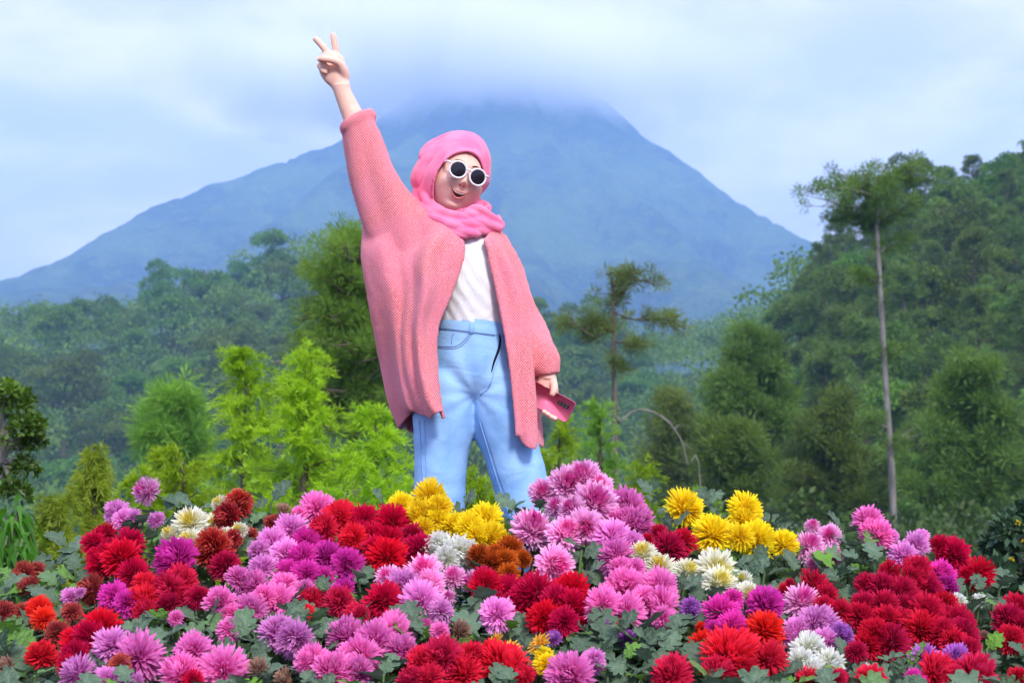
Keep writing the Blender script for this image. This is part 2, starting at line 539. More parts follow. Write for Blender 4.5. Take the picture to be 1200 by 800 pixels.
M_DROOP = leaf_mat('drooping_bright_leaves', (0.02, 0.10, 0.012), (0.10, 0.34, 0.025), 0.35, rough=0.4, nscale=3.0, hue=0.01)
M_BUSH = leaf_mat('blue_green_bush_leaves', (0.016, 0.042, 0.026), (0.06, 0.12, 0.055), 0.2, rough=0.4, nscale=2.0, hue=0.01)

# ---- hillside tree prototypes (built at the origin, base at z = 0, about 12 m tall)
def proto_broad(seed, h, w, per=430, L=0.5, Wd=0.34):
    g = np.random.default_rng(seed)
    k = 13
    cen = np.empty((k, 3)); rad = np.empty(k)
    for i in range(k):
        a = g.uniform(0, 2 * math.pi); q = g.uniform(0, 1)
        zz = h * (0.42 + 0.5 * q)
        rr = w * 0.5 * math.sqrt(g.uniform(0, 1)) * (1.0 - 0.55 * max(0, q - 0.35))
        cen[i] = (rr * math.cos(a), rr * math.sin(a), zz)
        rad[i] = w * g.uniform(0.17, 0.30)
    V, F, r = leaf_lobes(cen, rad, per, L, Wd, g)
    crown = Acc().add(V, F, r).mesh('broad_crown')
    tr = Acc()
    p = np.array([(0, 0, -1.5), (0.1, 0, h * 0.2), (-0.1, 0.15, h * 0.45), (0.1, 0, h * 0.75)])
    tr.add(*tube(p, [0.32, 0.26, 0.18, 0.06], 7))
    for i in range(6):
        j = i * 2
        p0 = p[1] + (p[2] - p[1]) * g.uniform(0, 1)
        tr.add(*tube(np.array([p0, (p0 + cen[j]) / 2 + [0, 0, 0.2], cen[j]]), [0.13, 0.09, 0.03], 5))
    return crown, tr.mesh('broad_trunk')

def proto_pine(seed, h, w, bare=0.35, clumps=46, per=52, L=0.5, Wd=0.12):
    g = np.random.default_rng(seed)
    tr = Acc()
    p = np.array([(0, 0, -1.5), (0.12, 0.05, h * 0.33), (-0.08, 0.1, h * 0.66), (0, 0, h * 0.97)])
    tr.add(*tube(catmull(p, 9), np.linspace(0.30, 0.05, 9), 7))
    cen = []
    for i in range(clumps):
        q = g.uniform(0, 1)
        zz = h * (bare + (1 - bare) * q)
        reach = w * 0.5 * (1 - 0.72 * q ** 1.4) * (0.55 + 0.5 * g.uniform(0, 1)) * (0.45 + 0.55 * min(1, q * 6))
        a = g.uniform(0, 2 * math.pi)
        e = np.array([reach * math.cos(a), reach * math.sin(a), zz + reach * 0.22])
        b0 = np.array([0, 0, zz - 0.1])
        for s in (0.45, 0.75, 1.0):
            cen.append(b0 + (e - b0) * s + g.normal(size=3) * 0.22)
        tr.add(*tube(np.array([b0, (b0 + e) / 2 - [0, 0, 0.1], e]), [0.06, 0.04, 0.015], 4))
    cen = np.array(cen)
    V, F, r = needle_clumps(cen, 0.75, per, L, Wd, 0.5, g)
    return Acc().add(V, F, r).mesh('pine_crown'), tr.mesh('pine_trunk')

BROADS = [proto_broad(11 + i, h, w) for i, (h, w) in enumerate([(12, 11), (14, 10), (10, 12), (16, 11)])]
PINES = [proto_pine(31 + i, h, w) for i, (h, w) in enumerate([(15, 8), (18, 9), (13, 7.5)])]
UNDER = [proto_broad(61 + i, h, w, 620, 0.30, 0.2) for i, (h, w) in enumerate([(12, 10), (14, 9)])]
M_UNDERST = leaf_mat('understory_leaves_shaded', (0.022, 0.055, 0.016), (0.085, 0.15, 0.03), 0.3, nscale=0.4)  # darker leaf colour: shade of the low ground is put into it
for cm, tm in UNDER: cm.materials.append(M_UNDERST); tm.materials.append(M_BARK)
for cm, tm in BROADS: cm.materials.append(M_BROAD); tm.materials.append(M_BARK)
for cm, tm in PINES: cm.materials.append(M_PINEHILL); tm.materials.append(M_BARK)

def place_tree(kind, loc, s, rz, name, label, group, sz=None):
    cm, tm = kind
    e = empty(name, loc)
    e.scale = (s, s, s * (sz or 1.0)); e.rotation_euler = (0, 0, rz)
    link('crown', cm, None, e); link('trunk', tm, None, e)
    return tag(e, label, 'tree', group)

def scatter(u0, u1, y0, y1, n, spacing, g, tries=60):
    """spread points in a wedge of ground"""
    pts = []
    t = 0
    while len(pts) < n and t < n * tries:
        t += 1
        y = math.sqrt(g.uniform(y0 * y0, y1 * y1)); x = g.uniform(u0, u1) * y
        if all((x - a) ** 2 + (y - b) ** 2 > spacing ** 2 for a, b in pts): pts.append((x, y))
    return pts

gt = np.random.default_rng(99)
# right hill: mixed pines and broadleaf trees, 85 to 290 m away
pts = scatter(0.075, 0.40, 84, 300, 235, 4.8, gt)
for x, y in pts:
    u = x / y
    if y > 268 and u < 0.2: continue
    z = float(terrain_h(x, y))
    if gt.uniform() < 0.62:
        k = int(gt.integers(0, 3))
        place_tree(PINES[k], (x, y, z), gt.uniform(0.62, 0.98), gt.uniform(0, 6.28), 'pine_tree',
                   'dark green pine packed among others on the steep wooded hillside', 'pines on the steep hillside', gt.uniform(0.8, 1.0))
    else:
        k = int(gt.integers(0, 4))
        place_tree(BROADS[k], (x, y, z), gt.uniform(0.55, 0.9), gt.uniform(0, 6.28), 'broadleaf_tree',
                   'rounded broadleaf tree packed among pines on the steep wooded hillside', 'broadleaf trees on the steep hillside')
pts = scatter(0.085, 0.40, 46, 88, 34, 4.0, gt)
for x, y in pts:
    place_tree(UNDER[int(gt.integers(0, 2))], (x, y, float(terrain_h(x, y))), gt.uniform(0.55, 0.8), gt.uniform(0, 6.28), 'understory_tree',
               'low broadleaf tree filling the shade under the hillside pines', 'low trees under the hillside pines', gt.uniform(1.0, 1.25))
# hazy ridge across the valley, 300 to 640 m away
pts = scatter(-0.37, 0.20, 300, 640, 430, 11.0, gt, 12)
pts.sort(key=lambda p: p[1])
far_pts = []
cnt = 0
for i, (x, y) in enumerate(pts):
    z = float(terrain_h(x, y))
    elev = (z + 12 - CAMZ) / y
    if cnt < 95 and elev > 0.0 and x / y < 0.09 and gt.uniform() < 0.5:
        cnt += 1
        place_tree(BROADS[int(gt.integers(0, 4))], (x, y, z), gt.uniform(1.1, 1.7), gt.uniform(0, 6.28), 'broadleaf_tree',
                   'hazy blue-green round-crowned tree in the forest across the valley', 'forest trees across the valley')
    else:
        far_pts.append((x, y, z))

# far wood: low blobs of canopy, one mass
def canopy_mass(name, pts, smin, smax, g, per=46, L=2.6):
    a = Acc()
    for x, y, z in pts:
        s = g.uniform(smin, smax)
        cen = np.array([x, y, z]) + g.normal(size=(6, 3)) * np.array([s * 0.26, s * 0.26, s * 0.1]) + np.array([0, 0, s * 0.62])
        V, F, r = leaf_lobes(cen, s * g.uniform(0.22, 0.34, 6), per, L, L * 0.75, g)
        a.add(V, F, np.clip(r * 0.5 + g.uniform(0, 0.5), 0, 1))
    return a.mesh(name)
M_FAR = leaf_mat('far_forest_leaves', (0.036, 0.095, 0.022), (0.16, 0.29, 0.042), 0.35, nscale=0.02, hue=0.0)
fw = link('forest', canopy_mass('forest', far_pts, 14, 22, gt, 72, 1.1), M_FAR)
tag(fw, 'mass of hazy forest canopy filling the ridge across the valley', kind='stuff')
pts2 = []
while len(pts2) < 2400:
    y = gt.uniform(1350, 2500); x = gt.uniform(-0.36, 0.25) * y
    pts2.append((x, y))
pts2 = np.array(pts2)
z2 = np.maximum(mountain_h(pts2[:, 0], pts2[:, 1]), terrain_h(pts2[:, 0], pts2[:, 1]))
mw = link('forest', canopy_mass('mountain_forest', np.column_stack([pts2, z2]), 16, 28, gt, 9, 3.6), M_FAR)
tag(mw, 'blue hazy forest canopy on the lower mountain slopes', kind='stuff')

# ------------------------------------------------------------------ single trees near the garden
def feathery(loc, h, w, seed, nb, name, label, mat, group=None, L=0.055, W=0.007, per=42, lean=0.0, droop=0.5):
    """soft conifer-like tree: rising branches thick with fine leaves"""
    g = np.random.default_rng(seed)
    e = empty(name, loc)
    tr = Acc()
    top = np.array([lean * h, 0, h])
    tr.add(*tube(catmull(np.array([(0, 0, -0.4), (lean * h * 0.3, 0.02, h * 0.5), top * 0.98]), 7), np.linspace(0.022 * h, 0.004, 7), 6))
    P0, D0, RD = [], [], []
    nb = int(nb * 2.3)
    for i in range(nb):
        q = ((i + g.uniform(0, 1)) / nb) ** 1.15
        zz = h * (0.10 + 0.89 * q)
        reach = w * 0.5 * ((1 - q) ** 0.95 + 0.05) * g.uniform(0.45, 1.12)
        a = g.uniform(0, 2 * math.pi)
        b0 = np.array([lean * zz, 0, zz])
        end = b0 + np.array([math.cos(a) * reach, math.sin(a) * reach, reach * g.uniform(-0.05, 0.35) + 0.06])
        mid = (b0 + end) / 2 + np.array([0, 0, reach * 0.16])
        c = catmull(np.array([b0, mid, end]), 8)
        tr.add(*tube(c[::2], np.linspace(0.006 + 0.008 * (1 - q), 0.002, 4), 4))
        br = g.uniform(0, 1)
        nsub = int(7 + 13 * reach / (w * 0.5))
        for j in range(nsub):
            t = g.uniform(0.12, 1.0)
            p = c[min(7, int(t * 7.99))] + g.normal(size=3) * 0.02
            sd = unit(np.array([math.cos(a), math.sin(a), 0.5]) * 0.7 + g.normal(size=3) * 0.65 + [0, 0, 0.15])
            sl = g.uniform(0.14, 0.34) * (0.5 + 0.5 * (1 - q)) * (h / 2.6) ** 0.5
            tt = g.uniform(0, 1, per)
            pp = p + sd * (tt * sl)[:, None] - np.array([0, 0, 1]) * (droop * sl * tt ** 2)[:, None]
            P0.append(pp)
            D0.append(unit(sd * 0.9 + rand_dirs(per, g) * 0.75 - np.array([0, 0, droop * 0.5])))
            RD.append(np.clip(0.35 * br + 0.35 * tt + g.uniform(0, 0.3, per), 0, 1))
    P0, D0, RD = np.concatenate(P0), np.concatenate(D0), np.concatenate(RD)
    V, F = blades(P0, D0, L * g.uniform(0.6, 1.3, len(P0)), W, g)
    link('crown', Acc().add(V, F, rep(RD, 4)).mesh('feathery_crown'), mat, e)
    link('trunk', tr.mesh('feathery_trunk'), M_BARK, e)
    return tag(e, label, 'tree', group)

def tree_at(px, py_top, Y, basez=None):
    top = P(px, py_top, Y)
    z0 = float(terrain_h(top[0], Y)) if basez is None else basez
    return (top[0], Y, z0), top[2] - z0

BR = 'feathery bright-green garden tree '
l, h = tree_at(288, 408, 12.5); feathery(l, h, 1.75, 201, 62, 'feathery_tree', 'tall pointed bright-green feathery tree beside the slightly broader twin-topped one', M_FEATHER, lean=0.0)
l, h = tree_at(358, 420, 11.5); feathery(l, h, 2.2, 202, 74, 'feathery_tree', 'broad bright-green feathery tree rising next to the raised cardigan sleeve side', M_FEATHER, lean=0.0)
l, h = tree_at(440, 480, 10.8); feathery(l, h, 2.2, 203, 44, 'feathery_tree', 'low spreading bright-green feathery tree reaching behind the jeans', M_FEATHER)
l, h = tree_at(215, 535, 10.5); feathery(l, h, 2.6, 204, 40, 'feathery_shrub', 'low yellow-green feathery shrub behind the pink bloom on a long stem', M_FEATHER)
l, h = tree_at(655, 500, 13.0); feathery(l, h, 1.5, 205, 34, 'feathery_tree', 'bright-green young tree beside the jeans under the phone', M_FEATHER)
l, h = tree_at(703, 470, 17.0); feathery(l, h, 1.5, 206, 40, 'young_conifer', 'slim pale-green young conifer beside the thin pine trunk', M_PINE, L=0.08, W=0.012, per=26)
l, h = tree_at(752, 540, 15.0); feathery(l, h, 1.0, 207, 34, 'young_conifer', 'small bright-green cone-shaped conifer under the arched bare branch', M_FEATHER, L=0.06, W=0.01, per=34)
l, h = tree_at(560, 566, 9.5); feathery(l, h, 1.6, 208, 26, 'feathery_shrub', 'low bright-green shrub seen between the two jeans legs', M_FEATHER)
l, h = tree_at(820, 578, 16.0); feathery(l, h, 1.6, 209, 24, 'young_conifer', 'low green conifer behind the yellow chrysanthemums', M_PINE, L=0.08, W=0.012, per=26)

def pine_single(loc, h, branches, name, label, mat, seed, trunk_pts, trunk_r, clump_r=0.5, per=55, L=0.3, W=0.022, bark=None, dens=3):
    """branches: list of (start_fraction_point, end_point) in world space"""
    g = np.random.default_rng(seed)
    e = empty(name, loc)
    loc = np.array(loc, float)
    tr = Acc()
    tp = catmull(np.array(trunk_pts, float) - loc, 14)
    tr.add(*tube(tp, np.linspace(trunk_r, trunk_r * 0.32, 14), 9))
    cen = []
    for b0, b1, spread in branches:
        b0, b1 = np.array(b0, float) - loc, np.array(b1, float) - loc
        mid = (b0 + b1) / 2 + g.normal(size=3) * 0.15
        c = catmull(np.array([b0, mid, b1]), 7)
        tr.add(*tube(c, np.linspace(trunk_r * 0.33, 0.015, 7), 5))
        for s in range(dens * 3):
            t = g.uniform(0.3, 1.08)
            q = c[min(6, int(t * 6))] + g.normal(size=3) * spread * np.array([1, 1, 0.55])
            cen.append(q)
            tr.add(*tube(np.array([c[min(5, int(t * 5))], q]), [0.02, 0.008], 4, cap=False))
    V, F, r = needle_clumps(np.array(cen), clump_r, per, L, W, 0.35, g)
    link('crown', Acc().add(V, F, r).mesh('pine_crown'), mat, e)
    link('trunk', tr.mesh('pine_trunk'), bark or M_BARK, e)
    return tag(e, label, 'tree')

# tall pine in front of the hill: long bare trunk, flat wide crown
Y = 62.0
base = P(1053, 640, Y); base[2] = float(terrain_h(base[0], Y)) - 0.3
tp = [base, P(1047, 600, Y), P(1040, 480, Y), P(1031, 330, Y), P(1027, 225, Y), P(1040, 195, Y)]
br = []
for (sx, sy), (ex, ey), dy, s in [((1028, 240), (960, 232), -.5, .38), ((1028, 230), (985, 205), 1, .45), ((1029, 225), (1010, 200), -1, .45), ((1030, 215), (1060, 200), 1.2, .5),
                            ((1030, 220), (1086, 192), -.6, .38), ((1028, 250), (975, 257), .6, .3), ((1028, 235), (1050, 222), -1.5, .5), ((1028, 262), (1012, 252), 1.3, .4),
                            ((1029, 215), (1092, 212), .8, .3), ((1028, 232), (945, 222), 1.0, .3), ((1028, 300), (1062, 285), .5, .25), ((1029, 270), (1000, 262), 1.0, .35), ((1029, 262), (1066, 240), -1.0, .45), ((1030, 330), (1004, 322), .4, .2), ((1036, 420), (1058, 408), .4, .22), ((1040, 500), (1015, 488), -.5, .3), ((1041, 520), (1070, 500), .6, .3), ((1029, 235), (995, 222), -1.5, .5)]:
    br.append((P(sx, sy, Y), P(ex, ey, Y + dy), s))
pine_single(base, 0, br, 'tall_pine', 'tall pine with a long bare grey trunk and flat wide crown before the hillside', M_PINEHILL, 301, tp, 0.155, 0.34, 80, 0.22, 0.03, M_BARKPALE, 5)

# slender pine with separate clumps
Y = 42.0
base = P(720, 640, Y); base[2] = float(terrain_h(base[0], Y)) - 0.3
tp = [base, P(721, 560, Y), P(720, 460, Y), P(719, 380, Y), P(717, 325, Y)]
br = []
for (sx, sy), (ex, ey), dy, s in [((719, 385), (668, 372), -.4, .2), ((719, 385), (660, 380), .3, .16), ((718, 360), (735, 335), .3, .24), ((718, 352), (768, 335), -.3, .26),
                            ((718, 350), (752, 320), .5, .25), ((718, 365), (795, 370), .3, .1), ((795, 370), (797, 388), .1, .22), ((719, 400), (750, 405), -.2, .12), ((719, 375), (703, 372), .4, .22),
                            ((718, 340), (716, 318), 0, .16), ((719, 410), (740, 432), .3, .12), ((719, 390), (690, 392), .4, .12)]:
    br.append((P(sx, sy, Y), P(ex, ey, Y + dy), s))
pine_single(base, 0, br, 'slender_pine', 'slender pine with thin trunk and separate dull olive needle clumps beside the phone', M_PINEDULL, 302, tp, 0.10, 0.24, 70, 0.2, 0.02, M_BARK, 3)

# full round pine behind the raised sleeve
Y = 27.0
def full_pine(px0, top, left, right, bottom, Y, seed, name, label, mat, n=46, depth=1.5, cr=0.42, per=64, L=0.27, W=0.026):
    g = np.random.default_rng(seed)
    base = P(px0, bottom, Y); base[2] = float(terrain_h(base[0], Y)) - 0.2
    tp = [base, P(px0 - 4, bottom - 20, Y), P(px0 + 3, (top + bottom) / 2, Y), P(px0 + 6, top + 8, Y)]
    br = []
    for i in range(n):
        q = g.uniform(0, 1)
        sy = bottom + (top - bottom) * (0.08 + 0.9 * q)
        hw = (1 - q ** 1.5 * 0.80) * g.uniform(0.2, 1.05)
        sgn = -1 if g.uniform() < (px0 - left) / (right - left) else 1
        ex = px0 + sgn * hw * ((px0 - left) if sgn < 0 else (right - px0))
        br.append((P(px0 + 2, sy + 6, Y), P(ex, sy - g.uniform(2, 22), Y + g.uniform(-depth, depth) * (1 - 0.5 * q)), 0.2))
    return pine_single(base, 0, br, name, label, mat, seed, tp, 0.13, cr, per, L, W, M_BARK, 3)
full_pine(418, 285, 308, 505, 525, 27.0, 303, 'full_pine', 'full bushy green pine standing behind the raised cardigan sleeve', M_PINE, 74, 1.6, 0.25, 74, 0.14, 0.016)
full_pine(205, 470, 150, 258, 580, 48.0, 304, 'small_pine', 'small light-green pine standing alone before the hazy forest', M_PINE, 26, 1.5, 0.5, 60, 0.36, 0.04)
full_pine(880, 395, 800, 960, 600, 78.0, 305, 'hill_pine', 'olive-green bushy pine at the foot of the hillside', M_PINEHILL, 46, 2.5, 0.75, 100, 0.36, 0.055)
full_pine(1140, 430, 1050, 1215, 620, 66.0, 306, 'hill_pine', 'dark green broad pine with a short bare trunk by the tall pale trunk', M_PINEHILL, 56, 2.2, 0.66, 92, 0.32, 0.05)
full_pine(975, 470, 900, 1045, 625, 70.0, 307, 'hill_pine', 'lower dull green pine beside the tall bare pale trunk', M_PINEHILL, 40, 2.2, 0.66, 92, 0.32, 0.05)
full_pine(790, 470, 735, 850, 610, 74.0, 308, 'hill_pine', 'grey-green pine behind the arched bare branch', M_PINEDULL, 30, 2.0, 0.66, 80, 0.32, 0.05)
full_pine(855, 500, 800, 925, 625, 58.0, 309, 'hill_pine', 'low olive pine directly behind the yellow crest chrysanthemums', M_PINEHILL, 34, 2.0, 0.56, 90, 0.28, 0.042)

# arched bare branch
Y = 20.0
pts = [P(716, 600, Y), P(718, 540, Y), P(727, 496, Y), P(750, 480, Y), P(778, 490, Y), P(798, 515, Y), P(806, 545, Y), P(822, 585, Y), P(826, 640, Y)]
pts[0][2] = pts[-1][2] = float(terrain_h(pts[0][0], Y)) - 0.1
ab = Acc()
ab.add(*tube(catmull(np.array(pts), 40), np.linspace(0.014, 0.006, 40), 6))
for a, b in [((735, 487), (716, 505)), ((760, 482), (790, 497)), ((745, 482), (725, 486)), ((790, 503), (802, 498)), ((800, 520), (812, 530)), ((806, 545), (798, 562))]:
    ab.add(*tube(np.array([P(*a, Y), P((a[0] + b[0]) / 2, (a[1] + b[1]) / 2 - 3, Y + .1), P(*b, Y + .2)]), [0.007, 0.005, 0.003], 5))
o = link('arched_branch', ab.mesh('arched_branch', True), M_BARKPALE)
tag(o, 'bare pale branch arching over beside the slender pine trunk', 'branch')

# weeping yellow-green shrub
def weeping(loc, h, w, seed, n, name, label, mat, L0, W0, cat):
    g = np.random.default_rng(seed)
    e = empty(name, loc)
    k = 6
    t = np.linspace(0, 1, k)
    paths, rd = [], []
    tr = Acc()
    for b in range(14):
        a = g.uniform(0, 6.283); rr = w * 0.5 * g.uniform(0.2, 1.0); hh = h * (1.0 - 0.55 * (rr / (w * 0.5)) ** 1.5) * g.uniform(0.88, 1.03)
        end = np.array([rr * math.cos(a), rr * math.sin(a), hh])
        c = catmull(np.array([(0, 0, -0.2), (end[0] * 0.25, end[1] * 0.25, hh * 0.7), end]), 8)
        tr.add(*tube(c, np.linspace(0.03, 0.006, 8), 5))
        for i in range(n // 14):
            s = g.uniform(0.35, 1.05)
            p = c[min(7, int(s * 7))] + g.normal(size=3) * w * 0.07
            d = unit(np.array([math.cos(a), math.sin(a), 0.2]) + g.normal(size=3) * 0.8)
            ll = L0 * g.uniform(0.6, 1.4)
            paths.append(p + d * (t * ll * 0.6)[:, None] - np.array([0, 0, 1]) * (t ** 1.8 * ll)[:, None])
            rd.append(np.clip(g.uniform(0, 1) * 0.7 + 0.3 * s, 0, 1))
    V, F = strips(np.array(paths), W0 * np.array([0.5, 1, 1, 0.8, 0.5, 0.08]), g)
    link('crown', Acc().add(V, F, np.repeat(rd, 2 * k)).mesh('weeping_crown'), mat, e)
    link('trunk', tr.mesh('weeping_trunk'), M_BARK, e)
    return tag(e, label, cat)
l, h = tree_at(112, 530, 9.6); feathery(l, h, 0.95, 401, 40, 'weeping_shrub', 'yellow-green weeping shrub with fine hanging leaves behind the red blooms', M_WEEP, L=0.05, W=0.005, per=60, droop=1.3)
l, h = tree_at(68, 585, 9.0); feathery(l, h, 0.85, 403, 30, 'weeping_shrub', 'smaller dull yellow-green weeping shrub beneath the taller weeping one', M_WEEP, L=0.05, W=0.005, per=50, droop=1.3)
l, h = tree_at(165, 560, 10.2); feathery(l, h, 1.0, 404, 30, 'feathery_shrub', 'low bright feathery shrub right beside the weeping shrub', M_FEATHER, per=50)
l, h = tree_at(8, 588, 7.6); weeping(l, h, 0.52, 402, 1400, 'drooping_shrub', 'vivid green shrub with broad drooping leaves under the dark glossy tree', M_DROOP, 0.13, 0.010, 'shrub')

def leafy_tree(loc, lobes, trunk, seed, name, label, mat, per, L, W, cat, extra=None):
    g = np.random.default_rng(seed)
    e = empty(name, loc)
    loc = np.array(loc, float)
    cen = np.array([l[0] for l in lobes]) - loc; rad = np.array([l[1] for l in lobes])
    V, F, r = leaf_lobes(cen, rad, per, L, W, g, 0.95)
    link('crown', Acc().add(V, F, r).mesh('leafy_crown'), mat, e)
    tr = Acc()
    for pts_, r0 in trunk:
        tr.add(*tube(catmull(np.array(pts_) - loc, 9), np.linspace(r0, r0 * 0.3, 9), 7))
    for c in cen[::2]:
        q = (np.array(trunk[0][0]) - loc)[-1]
        tr.add(*tube(np.array([q, (q + c) / 2, c]), [0.02, 0.014, 0.006], 5))
    link('trunk', tr.mesh('leafy_trunk'), M_BARKPALE, e)
    return tag(e, label, cat)
Y = 9.0
b = P(-30, 640, Y); b[2] = float(terrain_h(b[0], Y)) - 0.1
lob = [(P(px, py, Y + dy), r) for px, py, dy, r in [(14, 485, 0, .13), (-20, 470, .2, .15), (30, 505, -.1, .09), (40, 520, .1, .07), (10, 525, .2, .12), (-25, 520, -.2, .15), (28, 550, 0, .08),
                                             (-5, 560, .15, .13), (18, 580, -.1, .09), (-30, 580, .1, .14), (25, 470, .1, .07), (38, 498, .0, .06), (5, 460, -.1, .08), (-60, 500, 0, .2), (-60, 560, 0, .2)]]
leafy_tree(b, lob, [([b, P(-20, 600, Y), P(-8, 560, Y), P(2, 535, Y)], 0.03), ([P(-14, 575, Y), P(8, 550, Y), P(24, 520, Y)], 0.012), ([P(-10, 560, Y - .1), P(4, 530, Y - .1), P(10, 505, Y - .1)], 0.012)],
           501, 'glossy_tree', 'dark glossy-leaved tree with yellow-green tips at the flower bed end', M_GLOSSY, 210, 0.045, 0.024, 'tree')
Y = 8.2
b = P(1195, 720, Y); b[2] = float(terrain_h(b[0], Y)) - 0.1
lob = [(P(px, py, Y + dy), r) for px, py, dy, r in [(1192, 625, 0, .13), (1172, 645, .1, .1), (1205, 650, 0, .14), (1165, 672, -.1, .09), (1190, 680, .1, .13), (1220, 620, .1, .15), (1240, 670, 0, .2), (1178, 700, 0, .12), (1205, 605, .1, .09), (1215, 700, 0, .15)]]
bush = leafy_tree(b, lob, [([b, P(1196, 690, Y), P(1198, 660, Y)], 0.02)], 502, 'flowering_bush', 'dark blue-green bush dotted with small yellow flowers beside the flower bed', M_BUSH, 220, 0.05, 0.03, 'bush')
mY = NM('small_yellow_petals'); MYEL = mY.bsdf((0.75, 0.55, 0.02), 0.6, tfac=0.2)
g = np.random.default_rng(5)
fl = []
for px, py in [(1186, 654), (1199, 632), (1197, 690), (1176, 668), (1206, 660), (1193, 612)]:
    d = rand_dirs(14, g); d[:, 1] = -abs(d[:, 1])
    V, F = blades(np.repeat([P(px, py, Y - 0.14) - b], 14, 0), d, 0.018, 0.011, g)
    link('flower', Acc().add(V, F).mesh('small_flower'), MYEL, bush)
# ------------------------------------------------------------------ chrysanthemum bed
def petal_head(seed, n, form):
    """flower head of radius 1 facing +Z; petals on a spiral. attrs: t along the petal, c nearness to the centre"""
    g = np.random.default_rng(seed)
    i = np.arange(n)
    q = (i + 0.5) / n
    phi = i * 2.39996 + g.normal(size=n) * 0.12
    tmax = {'ball': R(128), 'spider': R(112), 'daisy': R(84), 'spoon': R(118), 'tuft': R(66)}[form]
    th = tmax * q ** (0.62 if form != 'daisy' else 0.5) + g.normal(size=n) * 0.05
    d = np.stack([np.sin(th) * np.cos(phi), np.sin(th) * np.sin(phi), np.cos(th)], -1)
    up = np.array([0, 0, 1.0])
    tan = unit(np.cross(up, d) + 1e-6)
    out = unit(np.cross(tan, d))                 # towards growing theta: away from the axis
    lump = fbm(d[:, 0] * 1.6 + 5, d[:, 1] * 1.6, d[:, 2] * 1.6, octv=2, seed=seed)
    ln = g.uniform(0.80, 1.10, n) * (0.80 + 0.42 * lump)
    if form == 'daisy': ln = ln * (0.55 + 0.5 * q)
    if form == 'spider': ln = g.uniform(0.72, 1.16, n) * (0.80 + 0.42 * lump)
    curl = {'ball': -0.20, 'spider': 0.16, 'daisy': 0.10, 'spoon': -0.06, 'tuft': -0.1}[form] * g.uniform(0.5, 1.5, n)
    wid = {'ball': 0.125, 'spider': 0.085, 'daisy': 0.17, 'spoon': 0.105, 'tuft': 0.12}[form] * g.uniform(0.8, 1.2, n)
    rows = [0.30, 0.62, 0.86, 0.97, 1.04]
    wr = [0.35, 0.85, 1.0, 0.75, 0.12] if form != 'spider' else [0.4, 0.85, 0.75, 0.45, 0.06]
    V, T, C = [], [], []
    tw = g.normal(size=n) * 0.25
    for r_, w_ in zip(rows, wr):
        k = max(0.0, r_ - 0.4) / 0.6
        c = d * (r_ * ln)[:, None] + out * (curl * k ** 1.6)[:, None]
        if form == 'daisy': c[:, 2] *= 0.75
        s = tan * np.cos(tw)[:, None] + d * 0 + out * np.sin(tw)[:, None] * 0.6
        cup = d * 0 + (out * 0.28 * -1) * (wid * w_)[:, None]
        V += [c + s * (wid * w_)[:, None] * 0.5 + cup * 0.6, c - cup * 0.25, c - s * (wid * w_)[:, None] * 0.5 + cup * 0.6]
        T += [np.full(n, r_)] * 3
        C += [1 - q] * 3
    nr = len(rows) * 3
    V = np.stack(V, 1).reshape(-1, 3); T = np.stack(T, 1).ravel(); C = np.stack(C, 1).ravel()
    fr = []
    for a in range(len(rows) - 1):
        for b in range(2):
            fr.append((a * 3 + b, a * 3 + b + 1, a * 3 + 4 + b, a * 3 + 3 + b))
    F = (np.arange(n)[:, None, None] * nr + np.array(fr)[None]).reshape(-1, 4)
    RN = np.repeat(g.uniform(0, 1, n), nr)
    # small core so nothing shows through
    cv, cf = [], []
    nu, nv = 6, 10
    for a in range(nu + 1):
        for b in range(nv):
            t0, p0 = math.pi * a / nu, 2 * math.pi * b / nv
            cv.append((0.36 * math.sin(t0) * math.cos(p0), 0.36 * math.sin(t0) * math.sin(p0), 0.36 * math.cos(t0) - 0.06))
    cf = grid_faces(nu + 1, nv, closed_v=True) + len(V)
    V = np.concatenate([V, np.array(cv)]); nc = len(cv)
    return mesh('flower_head', V, [np.concatenate([F, cf])],
                {'t': np.concatenate([T, np.zeros(nc)]), 'c': np.concatenate([C, np.full(nc, 0.6)]), 'rnd': np.concatenate([RN, np.full(nc, .5)])}, smooth=True)

HEADS = {'ball': [petal_head(601 + i, 380, 'ball') for i in range(4)],
         'spider': [petal_head(611 + i, 260, 'spider') for i in range(3)],
         'spoon': [petal_head(621 + i, 330, 'spoon') for i in range(4)],
         'daisy': [petal_head(631 + i, 60, 'daisy') for i in range(3)],
         'tuft': [petal_head(641 + i, 90, 'tuft') for i in range(2)]}
for hs in HEADS.values():
    for h_ in hs: h_.materials.append(None)

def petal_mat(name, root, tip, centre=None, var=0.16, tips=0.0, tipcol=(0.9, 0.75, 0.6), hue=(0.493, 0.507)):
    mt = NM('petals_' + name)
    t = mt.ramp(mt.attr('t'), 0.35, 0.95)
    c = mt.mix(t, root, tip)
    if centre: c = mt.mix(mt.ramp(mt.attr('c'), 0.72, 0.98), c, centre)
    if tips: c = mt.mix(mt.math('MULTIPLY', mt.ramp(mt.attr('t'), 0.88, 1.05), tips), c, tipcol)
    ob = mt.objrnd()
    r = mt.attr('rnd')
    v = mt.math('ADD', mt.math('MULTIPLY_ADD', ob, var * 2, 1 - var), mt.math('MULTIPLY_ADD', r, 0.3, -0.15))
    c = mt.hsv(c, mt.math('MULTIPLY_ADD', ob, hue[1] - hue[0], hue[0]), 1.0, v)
    return mt.bsdf(c, 0.6, spec=0.2, tfac=0.4, transl=c)

